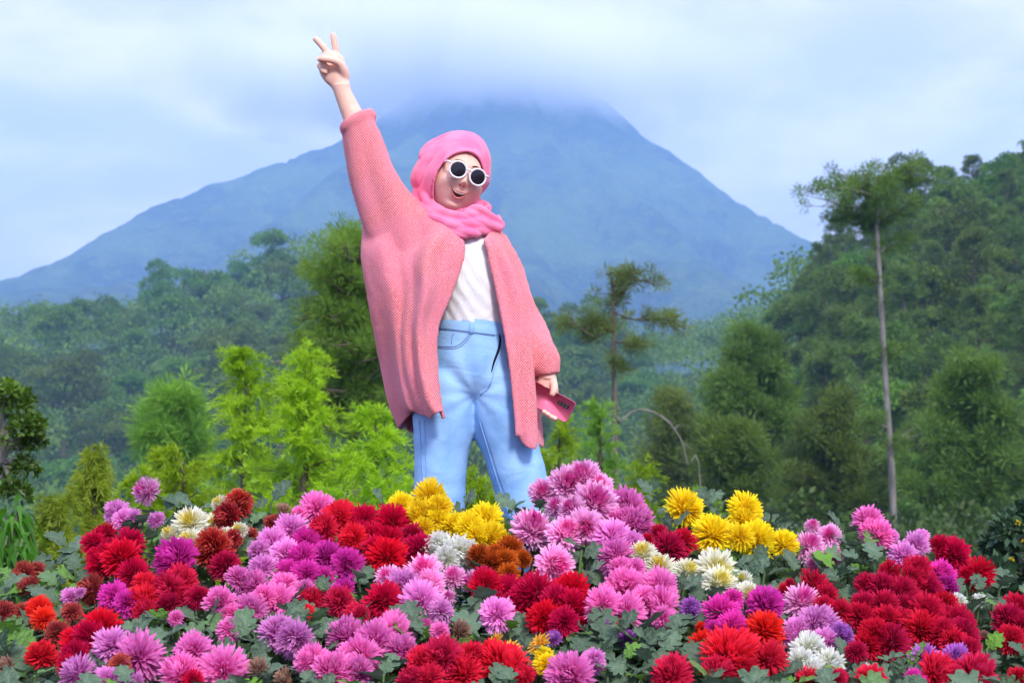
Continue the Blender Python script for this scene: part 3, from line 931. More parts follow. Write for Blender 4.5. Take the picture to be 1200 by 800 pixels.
PET = {
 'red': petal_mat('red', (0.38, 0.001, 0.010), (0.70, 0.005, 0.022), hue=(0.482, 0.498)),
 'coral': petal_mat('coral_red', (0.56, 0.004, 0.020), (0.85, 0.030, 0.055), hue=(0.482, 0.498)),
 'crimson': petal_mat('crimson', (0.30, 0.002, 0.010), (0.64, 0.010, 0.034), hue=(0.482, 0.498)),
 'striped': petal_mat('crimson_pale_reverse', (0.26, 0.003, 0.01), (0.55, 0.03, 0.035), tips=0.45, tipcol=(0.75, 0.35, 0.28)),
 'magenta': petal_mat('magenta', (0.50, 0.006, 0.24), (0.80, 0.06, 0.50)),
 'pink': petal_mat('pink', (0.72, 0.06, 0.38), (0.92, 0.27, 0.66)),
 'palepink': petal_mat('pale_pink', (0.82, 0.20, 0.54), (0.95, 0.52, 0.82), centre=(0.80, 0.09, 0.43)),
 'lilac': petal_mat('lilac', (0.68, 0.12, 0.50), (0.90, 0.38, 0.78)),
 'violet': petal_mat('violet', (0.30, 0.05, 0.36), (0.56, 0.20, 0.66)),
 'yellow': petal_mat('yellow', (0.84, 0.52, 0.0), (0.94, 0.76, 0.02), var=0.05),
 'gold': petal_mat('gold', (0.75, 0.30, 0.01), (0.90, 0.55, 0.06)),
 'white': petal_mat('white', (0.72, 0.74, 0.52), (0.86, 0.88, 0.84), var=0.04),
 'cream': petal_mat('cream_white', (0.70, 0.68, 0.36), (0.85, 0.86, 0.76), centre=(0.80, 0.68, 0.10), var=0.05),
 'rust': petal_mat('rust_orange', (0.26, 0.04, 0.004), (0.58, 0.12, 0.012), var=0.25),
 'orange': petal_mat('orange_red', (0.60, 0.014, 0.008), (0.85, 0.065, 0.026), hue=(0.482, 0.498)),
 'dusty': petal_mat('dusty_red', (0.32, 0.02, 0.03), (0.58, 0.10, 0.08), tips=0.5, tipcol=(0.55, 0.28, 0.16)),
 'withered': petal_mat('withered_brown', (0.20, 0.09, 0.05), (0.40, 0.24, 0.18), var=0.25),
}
mt = NM('chrysanthemum_leaf')
ob = mt.objrnd()
n_ = mt.noise(mt.coord('Object'), 3.0, 3.0)
c = mt.mix(mt.ramp(n_, 0.3, 0.7), (0.085, 0.155, 0.095), (0.16, 0.25, 0.165))
c = mt.mix(mt.ramp(ob, 0.72, 0.95), c, (0.12, 0.27, 0.035))
c = mt.hsv(c, 0.5, 1.0, mt.math('MULTIPLY_ADD', ob, 0.5, 0.7))
M_LEAF = mt.bsdf(c, 0.6, mt.bump(n_, 0.4, 0.1), spec=0.25, tfac=0.22)
mt = NM('chrysanthemum_stem'); M_STEM = mt.bsdf((0.10, 0.17, 0.06), 0.6, tfac=0.1)

def leaf_mesh(seed):
    """lobed chrysanthemum leaf, unit length along +Y, slightly folded and drooping"""
    g = np.random.default_rng(seed)
    half = [(0.03, 0.0), (0.05, 0.14), (0.26, 0.20), (0.31, 0.33), (0.17, 0.37), (0.40, 0.48), (0.41, 0.62), (0.22, 0.62), (0.30, 0.78), (0.22, 0.88), (0.10, 0.86), (0.0, 1.0)]
    rib = [0.0, 0.14, 0.22, 0.32, 0.38, 0.48, 0.58, 0.64, 0.76, 0.84, 0.9, 1.0]
    V, F = [], []
    fold, dr, wv = g.uniform(0.12, 0.35), g.uniform(0.15, 0.5), g.uniform(0, 6)
    def bend(x, y): return (x, y, fold * abs(x) - dr * y * y * 0.6 + 0.03 * math.sin(9 * y + wv) * abs(x) * 4)
    for y in rib: V.append(bend(0, y))
    k = len(rib)
    for s in (1, -1):
        off = len(V)
        for x, y in half[:-1]: V.append(bend(s * x * g.uniform(0.9, 1.1), y))
        for i in range(k - 2):
            f = (i, i + 1, off + i + 1, off + i)
            F.append(f if s < 0 else f[::-1])
        F.append((k - 2, k - 1, off + k - 2, off + k - 2) if False else ((k - 2, k - 1, off + k - 2) if s < 0 else (off + k - 2, k - 1, k - 2)))
    q4 = np.array([f for f in F if len(f) == 4]); q3 = np.array([f for f in F if len(f) == 3])
    me = mesh('leaf', np.array(V), [q4, q3], smooth=True)
    me.materials.append(M_LEAF)
    return me
LEAVES = [leaf_mesh(700 + i) for i in range(5)]
def stem_mesh(seed):
    """unit stem: from the head at the origin down to z = -1"""
    g = np.random.default_rng(seed)
    b = g.normal(size=2) * 0.05
    pts = catmull(np.array([(0, 0, 0.0), (b[0], b[1], -0.35), (b[0] * 1.5, b[1] * 1.2, -0.7), (0, 0, -1.0)]), 7)
    V, F = tube(pts, 0.010, 5, cap=False)
    me = mesh('stem', V, F, smooth=True); me.materials.append(M_STEM)
    return me
STEMS = [stem_mesh(720 + i) for i in range(3)]

def bank_Y(px, py):
    t = (py - ridge(px)) / (820 - ridge(px))
    return 4.62 - 1.02 * np.clip(t, -0.12, 1.4)

gf = np.random.default_rng(4242)
def quat_from_z(d, roll=0.0):
    return (Vector(d).to_track_quat('Z', 'Y') @ Matrix.Rotation(roll, 4, 'Z').to_quaternion())

def add_leaf(parent, base, d, L, roll):
    """leaf whose length runs along d from base (parent's space)"""
    lo = link('leaf', LEAVES[int(gf.integers(0, 5))], None, parent)
    y = Vector(d).normalized()
    z = Vector((0, -0.35, 0.95)); z = (z - y * z.dot(y)).normalized()
    x = y.cross(z)
    m3 = Matrix((x, y, z)).transposed() @ Matrix.Rotation(roll, 3, 'Y')
    lo.matrix_local = Matrix.Translation(Vector(base)) @ m3.to_4x4() @ Matrix.Diagonal((L, L, L, 1))
    return lo

def add_bloom(px, py, r, colour, label, group, form=None, face=None, Yoff=0.0, leaves=3, long_stem=None):
    Y = float(bank_Y(px, py)) + Yoff + gf.normal() * 0.018
    p = P(px, py, Y)
    rad = r * 1.2 * gf.uniform(0.93, 1.07) / FPX * Y
    if form is None:
        form = {'yellow': 'spoon', 'white': 'ball', 'cream': 'spoon', 'gold': 'daisy', 'rust': 'spoon', 'withered': 'tuft', 'crimson': 'spoon', 'red': 'spoon', 'coral': 'ball'}.get(colour, ['ball', 'spoon', 'ball', 'spoon'][int(gf.integers(0, 4))])
    if face is None:
        face = np.array([0.42 * gf.normal() + (px - 600) / 2600.0, -0.85 + 0.25 * gf.normal(), 0.55 + 0.35 * gf.normal()])
    face = unit(face)
    z0 = float(terrain_h(p[0], min(p[1] + 0.06, 4.9)))
    e = empty('chrysanthemum', (p[0], p[1] + 0.05, z0))
    org = Vector((p[0], p[1] + 0.05, z0))
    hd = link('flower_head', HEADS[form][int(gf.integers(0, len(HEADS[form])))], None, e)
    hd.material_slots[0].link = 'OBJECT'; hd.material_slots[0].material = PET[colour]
    hd.location = Vector(p) - org
    hd.rotation_mode = 'QUATERNION'
    hd.rotation_quaternion = quat_from_z(face, gf.uniform(0, 6.28))
    sq = gf.uniform(0.86, 1.0)
    hd.scale = (rad, rad, rad * sq)
    sb = p - face * rad * 0.2
    st = link('stem', STEMS[int(gf.integers(0, 3))], None, e)
    if long_stem is not None:
        pts = [sb] + [P(a, b_, Y + 0.02 * (i + 1)) for i, (a, b_) in enumerate(long_stem)]
        V, F = tube(catmull(np.array(pts), 12), 0.0035, 6)
        st.data = mesh('stem', V - np.array(org), F, smooth=True); st.data.materials.append(M_STEM)
    else:
        v = Vector(sb) - org
        Ln = v.length
        st.location = v
        st.rotation_mode = 'QUATERNION'; st.rotation_quaternion = quat_from_z(v.normalized(), gf.uniform(0, 6.28))
        st.scale = (0.35, 0.35, Ln)
        for k in range(leaves):
            a = gf.uniform(0, 6.28)
            q = gf.uniform(0.55, 0.93)
            add_leaf(e, v * q, (math.cos(a), math.sin(a) * 0.8 - 0.35, gf.uniform(-0.15, 0.7)), gf.uniform(0.055, 0.085), gf.normal() * 0.5)
    tag(e, label, 'flower', group)
    return e

B = []   # (label, group, colour, [(px, py, r), ...])
B.append(('small lilac chrysanthemum turned sideways above the red cluster at the bed end', 'lilac blooms above the red end cluster', 'lilac', [(137, 600, 12), (147, 610, 13), (157, 606, 9), (183, 609, 9)]))
B.append(('bright red chrysanthemum in the cluster at the bed end before the weeping shrub', 'red blooms before the weeping shrub', 'red', [(110, 637, 14), (124, 626, 13), (117, 663, 14), (143, 655, 20), (152, 637, 16), (157, 673, 16), (128, 645, 13), (112, 652, 10)]))
B.append(('lone deep violet-magenta chrysanthemum between coral blooms and white ones', None, 'magenta', [(207, 655, 22)]))
B.append(('white chrysanthemum with yellow heart in the bunch behind the striped crimson blooms', 'white yellow-hearted blooms behind striped ones', 'cream', [(202, 628, 12), (224, 614, 16), (224, 634, 13), (259, 591, 10), (246, 615, 12), (264, 627, 9), (281, 622, 9)]))
B.append(('striped crimson chrysanthemum with pale petal backs beside the white bunch', 'striped crimson blooms', 'striped', [(267, 606, 17), (280, 591, 14), (249, 643, 20), (273, 631, 10)]))
B.append(('small yellow bloom perched on top of the striped crimson pair', None, 'yellow', [(278, 580, 7)]))
B.append(('dark crimson chrysanthemum in shade below the striped bloom', None, 'crimson', [(264, 663, 15)]))
B.append(('small fading red-brown bloom among grey leaves behind the lilac drift', 'fading blooms behind the lilac drift', 'dusty', [(321, 613, 9), (293, 626, 8)]))
B.append(('withered brown bloom among leaves at the top of the bed', None, 'withered', [(332, 601, 11)]))
B.append(('dusty coral chrysanthemum fading at the far bed end among blue-grey leaves', 'dusty blooms at the far bed end', 'dusty', [(29, 673, 14), (34, 688, 12), (43, 668, 9), (6, 717, 12), (26, 716, 9), (84, 717, 11), (67, 741, 12), (108, 691, 15), (141, 779, 12)]))
B.append(('orange-red chrysanthemum of the pair among dusty blooms', 'orange pair', 'orange', [(46, 713, 13), (51, 725, 12)]))
B.append(('single orange-coral chrysanthemum below the orange pair', None, 'orange', [(49, 767, 17)]))
B.append(('magenta chrysanthemum half hidden by a grey leaf near the dusty blooms', 'magenta blooms behind the grey leaf', 'magenta', [(134, 700, 16), (149, 706, 13)]))
B.append(('small pale lilac bloom among the dusty end blooms', 'pale lilac end blooms', 'lilac', [(83, 699, 10), (94, 694, 6)]))
B.append(('vivid red chrysanthemum in the arc beside the two big pink blooms', 'red arc beside the pink pair', 'red', [(119, 737, 20), (90, 752, 18), (104, 746, 16), (88, 768, 17), (79, 779, 12)]))
B.append(('large clear pink chrysanthemum beside the red arc', None, 'pink', [(163, 770, 25)]))
B.append(('lilac-pink chrysanthemum leaning on the red arc', 'lilac-pink blooms round the red arc', 'lilac', [(131, 757, 18), (92, 789, 18), (125, 797, 14), (161, 798, 10)]))
B.append(('withered pinkish-brown bloom at the low far bed end', None, 'withered', [(11, 783, 14)]))
B.append(('coral-red chrysanthemum in the tight clump below the violet-magenta bloom', 'coral clump', 'coral', [(170, 684, 13), (169, 701, 16), (170, 716, 14), (198, 693, 18), (212, 681, 17)]))
B.append(('dark crimson chrysanthemum shaded under the coral clump', 'shaded crimson under the coral clump', 'crimson', [(214, 704, 17), (198, 709, 14), (232, 700, 12)]))
B.append(('tiny pink bloom standing alone over bright leaves', None, 'pink', [(206, 724, 8)]))
B.append(('pink chrysanthemum on the bed crest beside bright red blooms', 'pink crest blooms', 'pink', [(371, 596, 18), (350, 602, 8)]))
B.append(('scarlet chrysanthemum in the cluster on the crest beside the pink one', 'scarlet crest cluster', 'coral', [(380, 620, 17), (398, 606, 17), (413, 613, 16), (414, 630, 15)]))
B.append(('pale lilac chrysanthemum in the drift above the deep magenta ones', 'pale lilac drift', 'lilac', [(341, 622, 18), (319, 637, 16), (303, 645, 12), (335, 648, 16), (308, 666, 14)]))
B.append(('deep magenta chrysanthemum in the shaded drift under the pale lilac ones', 'deep magenta drift', 'magenta', [(359, 637, 15), (354, 655, 17), (383, 652, 17), (407, 662, 15), (337, 670, 14), (359, 673, 14), (378, 677, 12), (403, 692, 13)]))
B.append(('pink chrysanthemum in the long drift running down from the magenta ones', 'long pink drift', 'pink', [(279, 677, 13), (295, 686, 18), (258, 706, 17), (293, 715, 17), (273, 722, 12), (271, 738, 14), (332, 686, 15), (326, 705, 20), (345, 700, 15), (358, 690, 10), (310, 700, 13)]))
B.append(('small red chrysanthemum crossed by grey leaves amid the pinks', 'small reds crossed by leaves', 'coral', [(365, 702, 13), (358, 717, 9), (398, 704, 14), (416, 717, 10), (422, 719, 9)]))
B.append(('mauve-pink spiky chrysanthemum of the large touching pair', 'large mauve pair', 'lilac', [(326, 741, 20), (345, 749, 20)]))
B.append(('bright pink chrysanthemum in the low front clump around a red bud', 'low front pink clump', 'pink', [(227, 763, 18), (211, 788, 19), (262, 786, 24)]))
B.append(('half-open red bud tucked in the low pink clump', None, 'red', [(226, 797, 11)]))
B.append(('withered purple-brown bloom in front of green leaves', 'withered purple-brown blooms', 'withered', [(304, 787, 14), (336, 797, 14)]))
B.append(('rose-pink chrysanthemum in the big cluster beside the coral front row', 'big rose-pink cluster', 'pink', [(365, 775, 18), (388, 786, 22), (407, 745, 20), (440, 752, 23), (460, 743, 20), (470, 760, 16), (422, 771, 20), (418, 787, 18), (402, 790, 14), (462, 728, 12), (411, 768, 14)]))
B.append(('lemon-yellow chrysanthemum in the bunch at the foot of the jeans', 'yellow bunch at the jeans', 'yellow', [(470, 591, 13), (503, 583, 18), (514, 596, 15), (495, 604, 18), (497, 619, 12), (511, 610, 14), (532, 618, 17), (569, 609, 19), (550, 619, 15), (574, 632, 18), (558, 629, 14), (590, 634, 9)]))
B.append(('deep red chrysanthemum in the clump beside the yellow bunch', 'red clump beside the yellow bunch', 'red', [(426, 611, 18), (420, 627, 17), (459, 614, 19), (455, 635, 18), (453, 653, 20), (440, 645, 15), (490, 644, 16), (440, 628, 14)]))
B.append(('dark crimson chrysanthemum shaded behind the red clump', None, 'crimson', [(483, 626, 13)]))
B.append(('pure white chrysanthemum in the clump below the yellow bunch', 'white clump below the yellow bunch', 'white', [(514, 643, 16), (537, 648, 17), (523, 655, 14)]))
B.append(('rust-orange chrysanthemum in the shaded group beneath the yellow bunch', 'rust-orange group', 'rust', [(561, 652, 12), (576, 661, 13), (598, 643, 14), (592, 657, 12), (613, 655, 10), (596, 672, 11), (580, 648, 10)]))
B.append(('orchid-pink chrysanthemum in the drift below the white clump', 'orchid-pink drift', 'palepink', [(497, 671, 19), (455, 677, 13), (504, 686, 16), (532, 677, 13), (554, 682, 12), (526, 700, 8)]))
B.append(('lilac chrysanthemum in the lower half of the orchid drift', 'lilac lower orchid drift', 'lilac', [(473, 687, 19), (493, 706, 21), (517, 715, 13)]))
B.append(('single dark red chrysanthemum beside the orchid drift', None, 'red', [(449, 704, 21)]))
B.append(('coral bloom just above the row of large reds', None, 'coral', [(567, 676, 10)]))
B.append(('large red chrysanthemum in the row below the rust-orange group', 'row of large reds', 'red', [(570, 687, 17), (594, 699, 21), (583, 710, 15), (627, 696, 22), (611, 706, 18), (653, 706, 17), (668, 692, 20), (670, 713, 20), (638, 724, 17), (661, 729, 15)]))
B.append(('violet-pink chrysanthemum drooping under the row of large reds', None, 'lilac', [(583, 720, 19)]))
B.append(('dried golden-brown bud beside grey leaves', None, 'withered', [(538, 741, 14)]))
B.append(('small pink bloom beside the dried bud', 'small pinks by the dried bud', 'pink', [(515, 739, 10), (499, 733, 8)]))
B.append(('coral-red chrysanthemum in the front clump by the golden ones', 'coral front clump', 'coral', [(517, 770, 21), (495, 775, 16), (543, 788, 20), (552, 768, 15), (481, 797, 14), (503, 794, 15), (591, 780, 25), (576, 766, 14), (615, 792, 12)]))
B.append(('pale gold chrysanthemum poking above the coral front clump', 'gold tips above the coral clump', 'gold', [(583, 753, 11), (599, 759, 10)]))
B.append(('flat golden daisy-like chrysanthemum beside the pink front bloom', None, 'gold', [(633, 755, 14)]))
B.append(('drooping yellow bloom below the flat golden one', 'yellow below the golden daisy', 'yellow', [(641, 779, 12), (637, 768, 9)]))
B.append(('pale pink chrysanthemum in the tall mound beside the jeans', 'tall pale pink mound', 'palepink', [(635, 578, 13), (664, 569, 20), (684, 560, 18), (697, 590, 21), (703, 569, 12), (653, 595, 12), (670, 598, 14), (719, 583, 8), (686, 617, 18), (662, 626, 18), (624, 621, 22)]))
B.append(('rich pink dome-shaped chrysanthemum on the flank of the tall mound', 'rich pink domes of the tall mound', 'pink', [(732, 598, 22), (744, 614, 20), (728, 614, 17)]))
B.append(('lilac-tinted chrysanthemum at the foot of the tall mound', 'lilac foot of the tall mound', 'lilac', [(717, 630, 19), (741, 636, 11)]))
B.append(('hot pink chrysanthemum below the tall mound beside white blooms', 'hot pink below the mound', 'pink', [(721, 653, 20), (744, 667, 12), (728, 667, 14)]))
B.append(('single ragged pink chrysanthemum over dark leaves beside the rust-orange group', None, 'palepink', [(649, 661, 20)]))
B.append(('dark crimson chrysanthemum between the tall pink mound and the yellow blooms', 'crimson group by the yellow blooms', 'crimson', [(783, 643, 19), (800, 635, 14), (772, 624, 10), (758, 633, 8)]))
B.append(('cream-white chrysanthemum in the loose row under the crimson group', 'cream row', 'cream', [(753, 650, 14), (774, 667, 17), (804, 669, 12), (872, 678, 8), (875, 695, 13)]))
B.append(('big cream-white chrysanthemum with layered petals below the yellow group', 'big cream blooms', 'cream', [(838, 668, 21), (842, 684, 18)]))
B.append(('golden-yellow chrysanthemum in the group on the crest before the pines', 'yellow crest group', 'yellow', [(802, 596, 20), (835, 627, 21), (873, 598, 18), (872, 610, 15), (887, 633, 19), (867, 629, 15), (918, 638, 16)]))
B.append(('pink-mauve chrysanthemum in the large round drift above grey-green leaves', 'round pink-mauve drift', 'pink', [(732, 688, 20), (706, 709, 19), (732, 718, 20), (771, 688, 21), (771, 710, 20), (756, 702, 14), (777, 723, 13)]))
B.append(('tiny violet daisy among grey-green leaves', 'tiny violet daisies', 'violet', [(735, 747, 8), (712, 731, 6), (649, 748, 8), (809, 713, 11)]))
B.append(('closing mauve bloom among grey-green leaves at the front', None, 'lilac', [(696, 774, 12)]))
B.append(('vivid pink chrysanthemum at the front beside the drooping yellow bloom', None, 'pink', [(668, 793, 22)]))
B.append(('red chrysanthemum at the front beyond the grey-green leaves', None, 'coral', [(787, 791, 21)]))
B.append(('lilac-pink chrysanthemum on the crest just beyond the yellow group', 'lilac-pink crest group', 'palepink', [(952, 617, 8), (972, 628, 13), (948, 642, 17), (953, 658, 13), (975, 652, 11)]))
B.append(('crimson bloom between the cream row and the dark red mass', 'crimson stragglers', 'crimson', [(953, 688, 17), (968, 697, 12), (917, 692, 8), (925, 685, 7), (965, 710, 12), (983, 718, 15)]))
B.append(('purple-pink chrysanthemum in the group above the huge coral bloom', 'purple-pink group', 'magenta', [(858, 703, 12), (845, 718, 20), (858, 733, 15), (835, 736, 9), (897, 708, 19)]))
B.append(('orange-red chrysanthemum crowded round the huge coral bloom', 'orange-reds round the huge bloom', 'orange', [(897, 737, 20), (900, 773, 19), (823, 753, 13), (822, 735, 6), (872, 786, 18)]))
B.append(('huge coral-red chrysanthemum, the largest bloom of the bed', None, 'coral', [(857, 767, 31)]))
B.append(('coral-red bloom half under the huge one', None, 'coral', [(842, 787, 17)]))
B.append(('orchid chrysanthemum in the column beside the white front clump', 'orchid column', 'palepink', [(939, 707, 18)]))
B.append(('mauve chrysanthemum in the column beside the white front clump', 'mauve column', 'lilac', [(958, 733, 20), (933, 740, 15), (967, 750, 14), (925, 748, 11)]))
B.append(('small flat violet bloom right beside the mauve column', None, 'violet', [(987, 743, 12)]))
B.append(('snow-white chrysanthemum in the front clump between mauve and red blooms', 'snow-white front clump', 'white', [(947, 763, 20), (972, 777, 15), (953, 786, 15), (940, 777, 14)]))
B.append(('bright red bloom under the snow-white front clump', 'reds under the white clump', 'coral', [(950, 798, 14), (980, 796, 12), (1020, 797, 15)]))
B.append(('bright pink chrysanthemum high on the crest near the tall pine trunk', 'pink crest pair', 'pink', [(1017, 610, 15), (1030, 627, 16), (1020, 622, 12)]))
B.append(('lilac chrysanthemum fading to brown beside the pink crest pair', 'fading lilac crest', 'lilac', [(1058, 652, 15), (1073, 638, 14), (1080, 628, 8), (1046, 628, 7)]))
B.append(('red chrysanthemum standing clear on the far crest end', 'reds on the far crest end', 'red', [(1102, 638, 11), (1117, 650, 18), (1115, 637, 8), (1145, 673, 18), (1132, 673, 9)]))
B.append(('crimson-magenta chrysanthemum below the crest-end reds', 'crimson-magenta pair', 'magenta', [(1103, 673, 15), (1110, 687, 12)]))
B.append(('dark red chrysanthemum in the great crimson mass', 'great crimson mass', 'crimson', [(1042, 670, 12), (1075, 668, 15), (1067, 681, 17), (1085, 690, 17), (1057, 694, 17), (1033, 688, 15), (1015, 684, 12), (1012, 708, 14), (1035, 710, 17), (1008, 723, 16), (1038, 726, 16), (1055, 730, 15), (1063, 712, 16), (1085, 718, 18), (1080, 738, 18), (1025, 742, 16), (1043, 753, 20), (1017, 756, 16), (1004, 764, 12), (1107, 708, 14), (1120, 728, 19), (1103, 743, 16), (1127, 744, 17), (1133, 761, 14), (1117, 752, 14)]))
B.append(('small white bloom at the edge of the crimson mass', 'small whites by the crimson mass', 'white', [(1122, 705, 10), (1147, 703, 7), (1014, 785, 8)]))
B.append(('purple chrysanthemum tucked under the crimson mass', 'purples under the crimson mass', 'violet', [(1082, 770, 14), (1120, 772, 15)]))
B.append(('coral-red chrysanthemum in the front row below the purples', 'front coral row', 'coral', [(1097, 790, 22), (1142, 792, 22), (1116, 793, 14)]))
B.append(('magenta bloom at the end of the front coral row', None, 'magenta', [(1072, 796, 11)]))
B.append(('crimson chrysanthemum in the separate group at the bed edge near the yellow-flowered bush', 'crimson edge group', 'crimson', [(1182, 726, 18), (1191, 713, 17), (1184, 749, 14), (1198, 733, 14), (1193, 793, 10)]))
B.append(('dried brown bloom below the crimson edge group', 'dried blooms at the bed edge', 'withered', [(1152, 747, 8), (1162, 777, 6)]))
for label, group, colour, items in B:
    for (px, py, r) in items:
        add_bloom(px, py, r, colour, label, group, leaves=3 if r > 9 else 2)
# two blooms with a bare stem of their own
add_bloom(174, 576, 15, 'palepink', 'single pink chrysanthemum leaning out on a long bare stem above the bed', None, 'spoon', (-0.75, -0.55, 0.3), long_stem=[(192, 584), (212, 597), (236, 615), (255, 660)])
tiny = add_bloom(1101, 768, 5, 'pink', 'tiny closed pink bud between the two purple blooms', None, 'tuft')

# leafy shoots between and under the blooms
bl = np.array([(px, py, r) for _, _, _, it in B for px, py, r in it], float)
def add_shoot(px, py, nleaf, Lm, label, group, lift=0.0, Yoff=0.0):
    Y = float(bank_Y(px, py)) + Yoff
    p = P(px, py, Y)
    z0 = float(terrain_h(p[0], min(p[1] + 0.04, 4.9)))
    e = empty('leafy_shoot', (p[0], p[1] + 0.03, z0))
    v = Vector(p) - Vector((p[0], p[1] + 0.03, z0))
    st = link('stem', STEMS[int(gf.integers(0, 3))], None, e)
    st.location = v; st.scale = (0.35, 0.35, v.length)
    st.rotation_mode = 'QUATERNION'; st.rotation_quaternion = quat_from_z(v.normalized(), gf.uniform(0, 6.28))
    a0 = gf.uniform(0, 6.28)
    for k in range(nleaf):
        a = a0 + k * 2.4
        q = 1.0 - 0.05 * k * gf.uniform(0.6, 1.2)
        up = 0.9 - 0.16 * k
        add_leaf(e, v * max(q, 0.35), (math.cos(a), math.sin(a) * 0.8 - 0.3, up + gf.normal() * 0.2), Lm * gf.uniform(0.75, 1.2), gf.normal() * 0.5)
    return tag(e, label, 'plant', group)

ns = 0
SHOTS = [('grey-green leafy shoot among the blooms at the far bed end', 'grey shoots at the far bed end', 0, 110),
         ('leafy shoot between the pink drifts and the coral blooms', 'shoots between the pink drifts', 110, 330),
         ('leafy shoot among the red and rose-pink clusters', 'shoots among red and rose clusters', 330, 560),
         ('grey-green leafy shoot around the row of large reds', 'shoots round the large reds', 560, 690),
         ('grey-green leafy shoot in the wide leafy gap before the mauve drift', 'shoots in the leafy gap', 690, 830),
         ('leafy shoot around the cream and purple-pink blooms', 'shoots round the cream blooms', 830, 1000),
         ('dark leafy shoot round the great crimson mass', 'shoots round the crimson mass', 1000, 1300)]
cand = []
for gx in np.arange(-60, 1270, 21):
    for k in range(12):
        py = ridge(gx) + 10 + k * 19 + gf.uniform(-7, 7)
        px = gx + gf.uniform(-9, 9)
        if py > 835: continue
        d = np.hypot(bl[:, 0] - px, bl[:, 1] - py) - bl[:, 2]
        cand.append((px, py, d.min()))
for px, py, d in cand:
    if d < 2: continue
    lab = [s for s in SHOTS if s[2] - 100 * (s[2] == 0) <= px < s[3]]
    if not lab: continue
    add_shoot(px, py, 8 if d > 10 else 6, gf.uniform(0.06, 0.085), lab[0][0], lab[0][1], Yoff=0.03)
    ns += 1
print('blooms', len(bl) + 2, 'shoots', ns)
# dense dark undergrowth below the shoots: leaves nobody could count
und = Acc()
k = 2600
gx = gf.uniform(-140, 1340, k); q = gf.uniform(0.0, 1.12, k)
pos = []
for a, t in zip(gx, q):
    py = ridge(a) + 14 + t * (800 - ridge(a))
    Yq = float(bank_Y(a, py))
    p = P(a, py, Yq)
    p[2] -= gf.uniform(0.06, 0.2); p[1] += gf.uniform(0.0, 0.1)
    pos.append(p)
pos = np.array(pos)
d = unit(rand_dirs(k, gf) * np.array([1, 0.8, 0.5]) + np.array([0, -0.3, 0.15]))
V, F = blades(pos, d, gf.uniform(0.05, 0.085, k), gf.uniform(0.03, 0.045, k), gf, 0.08)
mt = NM('undergrowth_leaves')
M_UND = mt.bsdf(mt.mix(mt.attr('rnd'), (0.05, 0.10, 0.05), (0.12, 0.19, 0.11)), 0.6, tfac=0.2)
tag(link('undergrowth', Acc().add(V, F, rep(gf.uniform(0, 1, k), 4)).mesh('undergrowth'), M_UND), 'dense low chrysanthemum leaves under the blooms', kind='stuff')
# ------------------------------------------------------------------ the woman
YW = 5.0
def Q(px, py, dy=0.0):                      # point at the woman's distance (dy metres behind, negative in front)
    return P(px, py, YW + dy)
PXM = FPX / YW                              # pixels per metre there
GZ = float(terrain_h(0.0, YW))
person = empty('person', (Q(560, 600)[0], YW, GZ))
tag(person, 'person in pink headscarf and knit cardigan raising a two-finger victory sign', 'person')
PO = np.array(person.location)

def ring_loft(keys, n=28, m=24, cap=True):
    """keys: (centre, half_width, half_depth, tilt) with rings lying across z; smooth closed tube"""
    C = catmull(np.array([k[0] for k in keys]), n)
    W = catmull(np.array([[k[1]] for k in keys]), n)[:, 0]
    D = catmull(np.array([[k[2]] for k in keys]), n)[:, 0]
    t = unit(np.gradient(C, axis=0))
    an = np.linspace(0, 2 * math.pi, m, endpoint=False)
    V = []
    for i in range(n):
        b = np.array([0, 1.0, 0]); b = unit(b - t[i] * np.dot(b, t[i]))
        a = np.cross(b, t[i])
        V.append(C[i] + np.cos(an)[:, None] * a * W[i] + np.sin(an)[:, None] * b * D[i])
    V = np.concatenate(V)
    F = [grid_faces(n, m, closed_v=True)]
    if cap: F += [np.array([np.arange(m)[::-1]]), np.array([np.arange(m) + (n - 1) * m])]
    return V, F

def voxel_union(name, acc, voxel, smooth=4, fac=0.5, solid=0.0):
    """merge overlapping shapes into one continuous skin"""
    me = acc.mesh(name)
    o = bpy.data.objects.new('tmp', me); COL.objects.link(o)
    if solid:
        s = o.modifiers.new('s', 'SOLIDIFY'); s.thickness = solid; s.offset = 0.0
    r = o.modifiers.new('r', 'REMESH'); r.mode = 'VOXEL'; r.voxel_size = voxel; r.use_smooth_shade = True
    if smooth:
        s = o.modifiers.new('m', 'SMOOTH'); s.factor = fac; s.iterations = smooth
    dg = bpy.context.evaluated_depsgraph_get()
    ev = o.evaluated_get(dg)
    out = bpy.data.meshes.new_from_object(ev)
    bpy.data.objects.remove(o)
    bpy.data.meshes.remove(me)
    out.name = name
    out.polygons.foreach_set('use_smooth', np.ones(len(out.polygons), dtype=bool))
    return out

def mesh_np(me):
    v = np.empty(len(me.vertices) * 3, np.float32); me.vertices.foreach_get('co', v)
    nrm = np.empty(len(me.vertices) * 3, np.float32); me.vertices.foreach_get('normal', nrm)
    return v.reshape(-1, 3).astype(float), nrm.reshape(-1, 3).astype(float)
def mesh_set(me, v):
    me.vertices.foreach_set('co', np.asarray(v, np.float32).ravel()); me.update()
def bvh_of(me):
    v, _ = mesh_np(me)
    return BVHTree.FromPolygons([Vector(p) for p in v], [list(p.vertices) for p in me.polygons])
def part(name, me, mat, parent=person, base=None):
    """mesh given in world coordinates becomes a child of the person"""
    v, _ = mesh_np(me)
    mesh_set(me, v - PO)
    o = link(name, me, mat, parent)
    return o

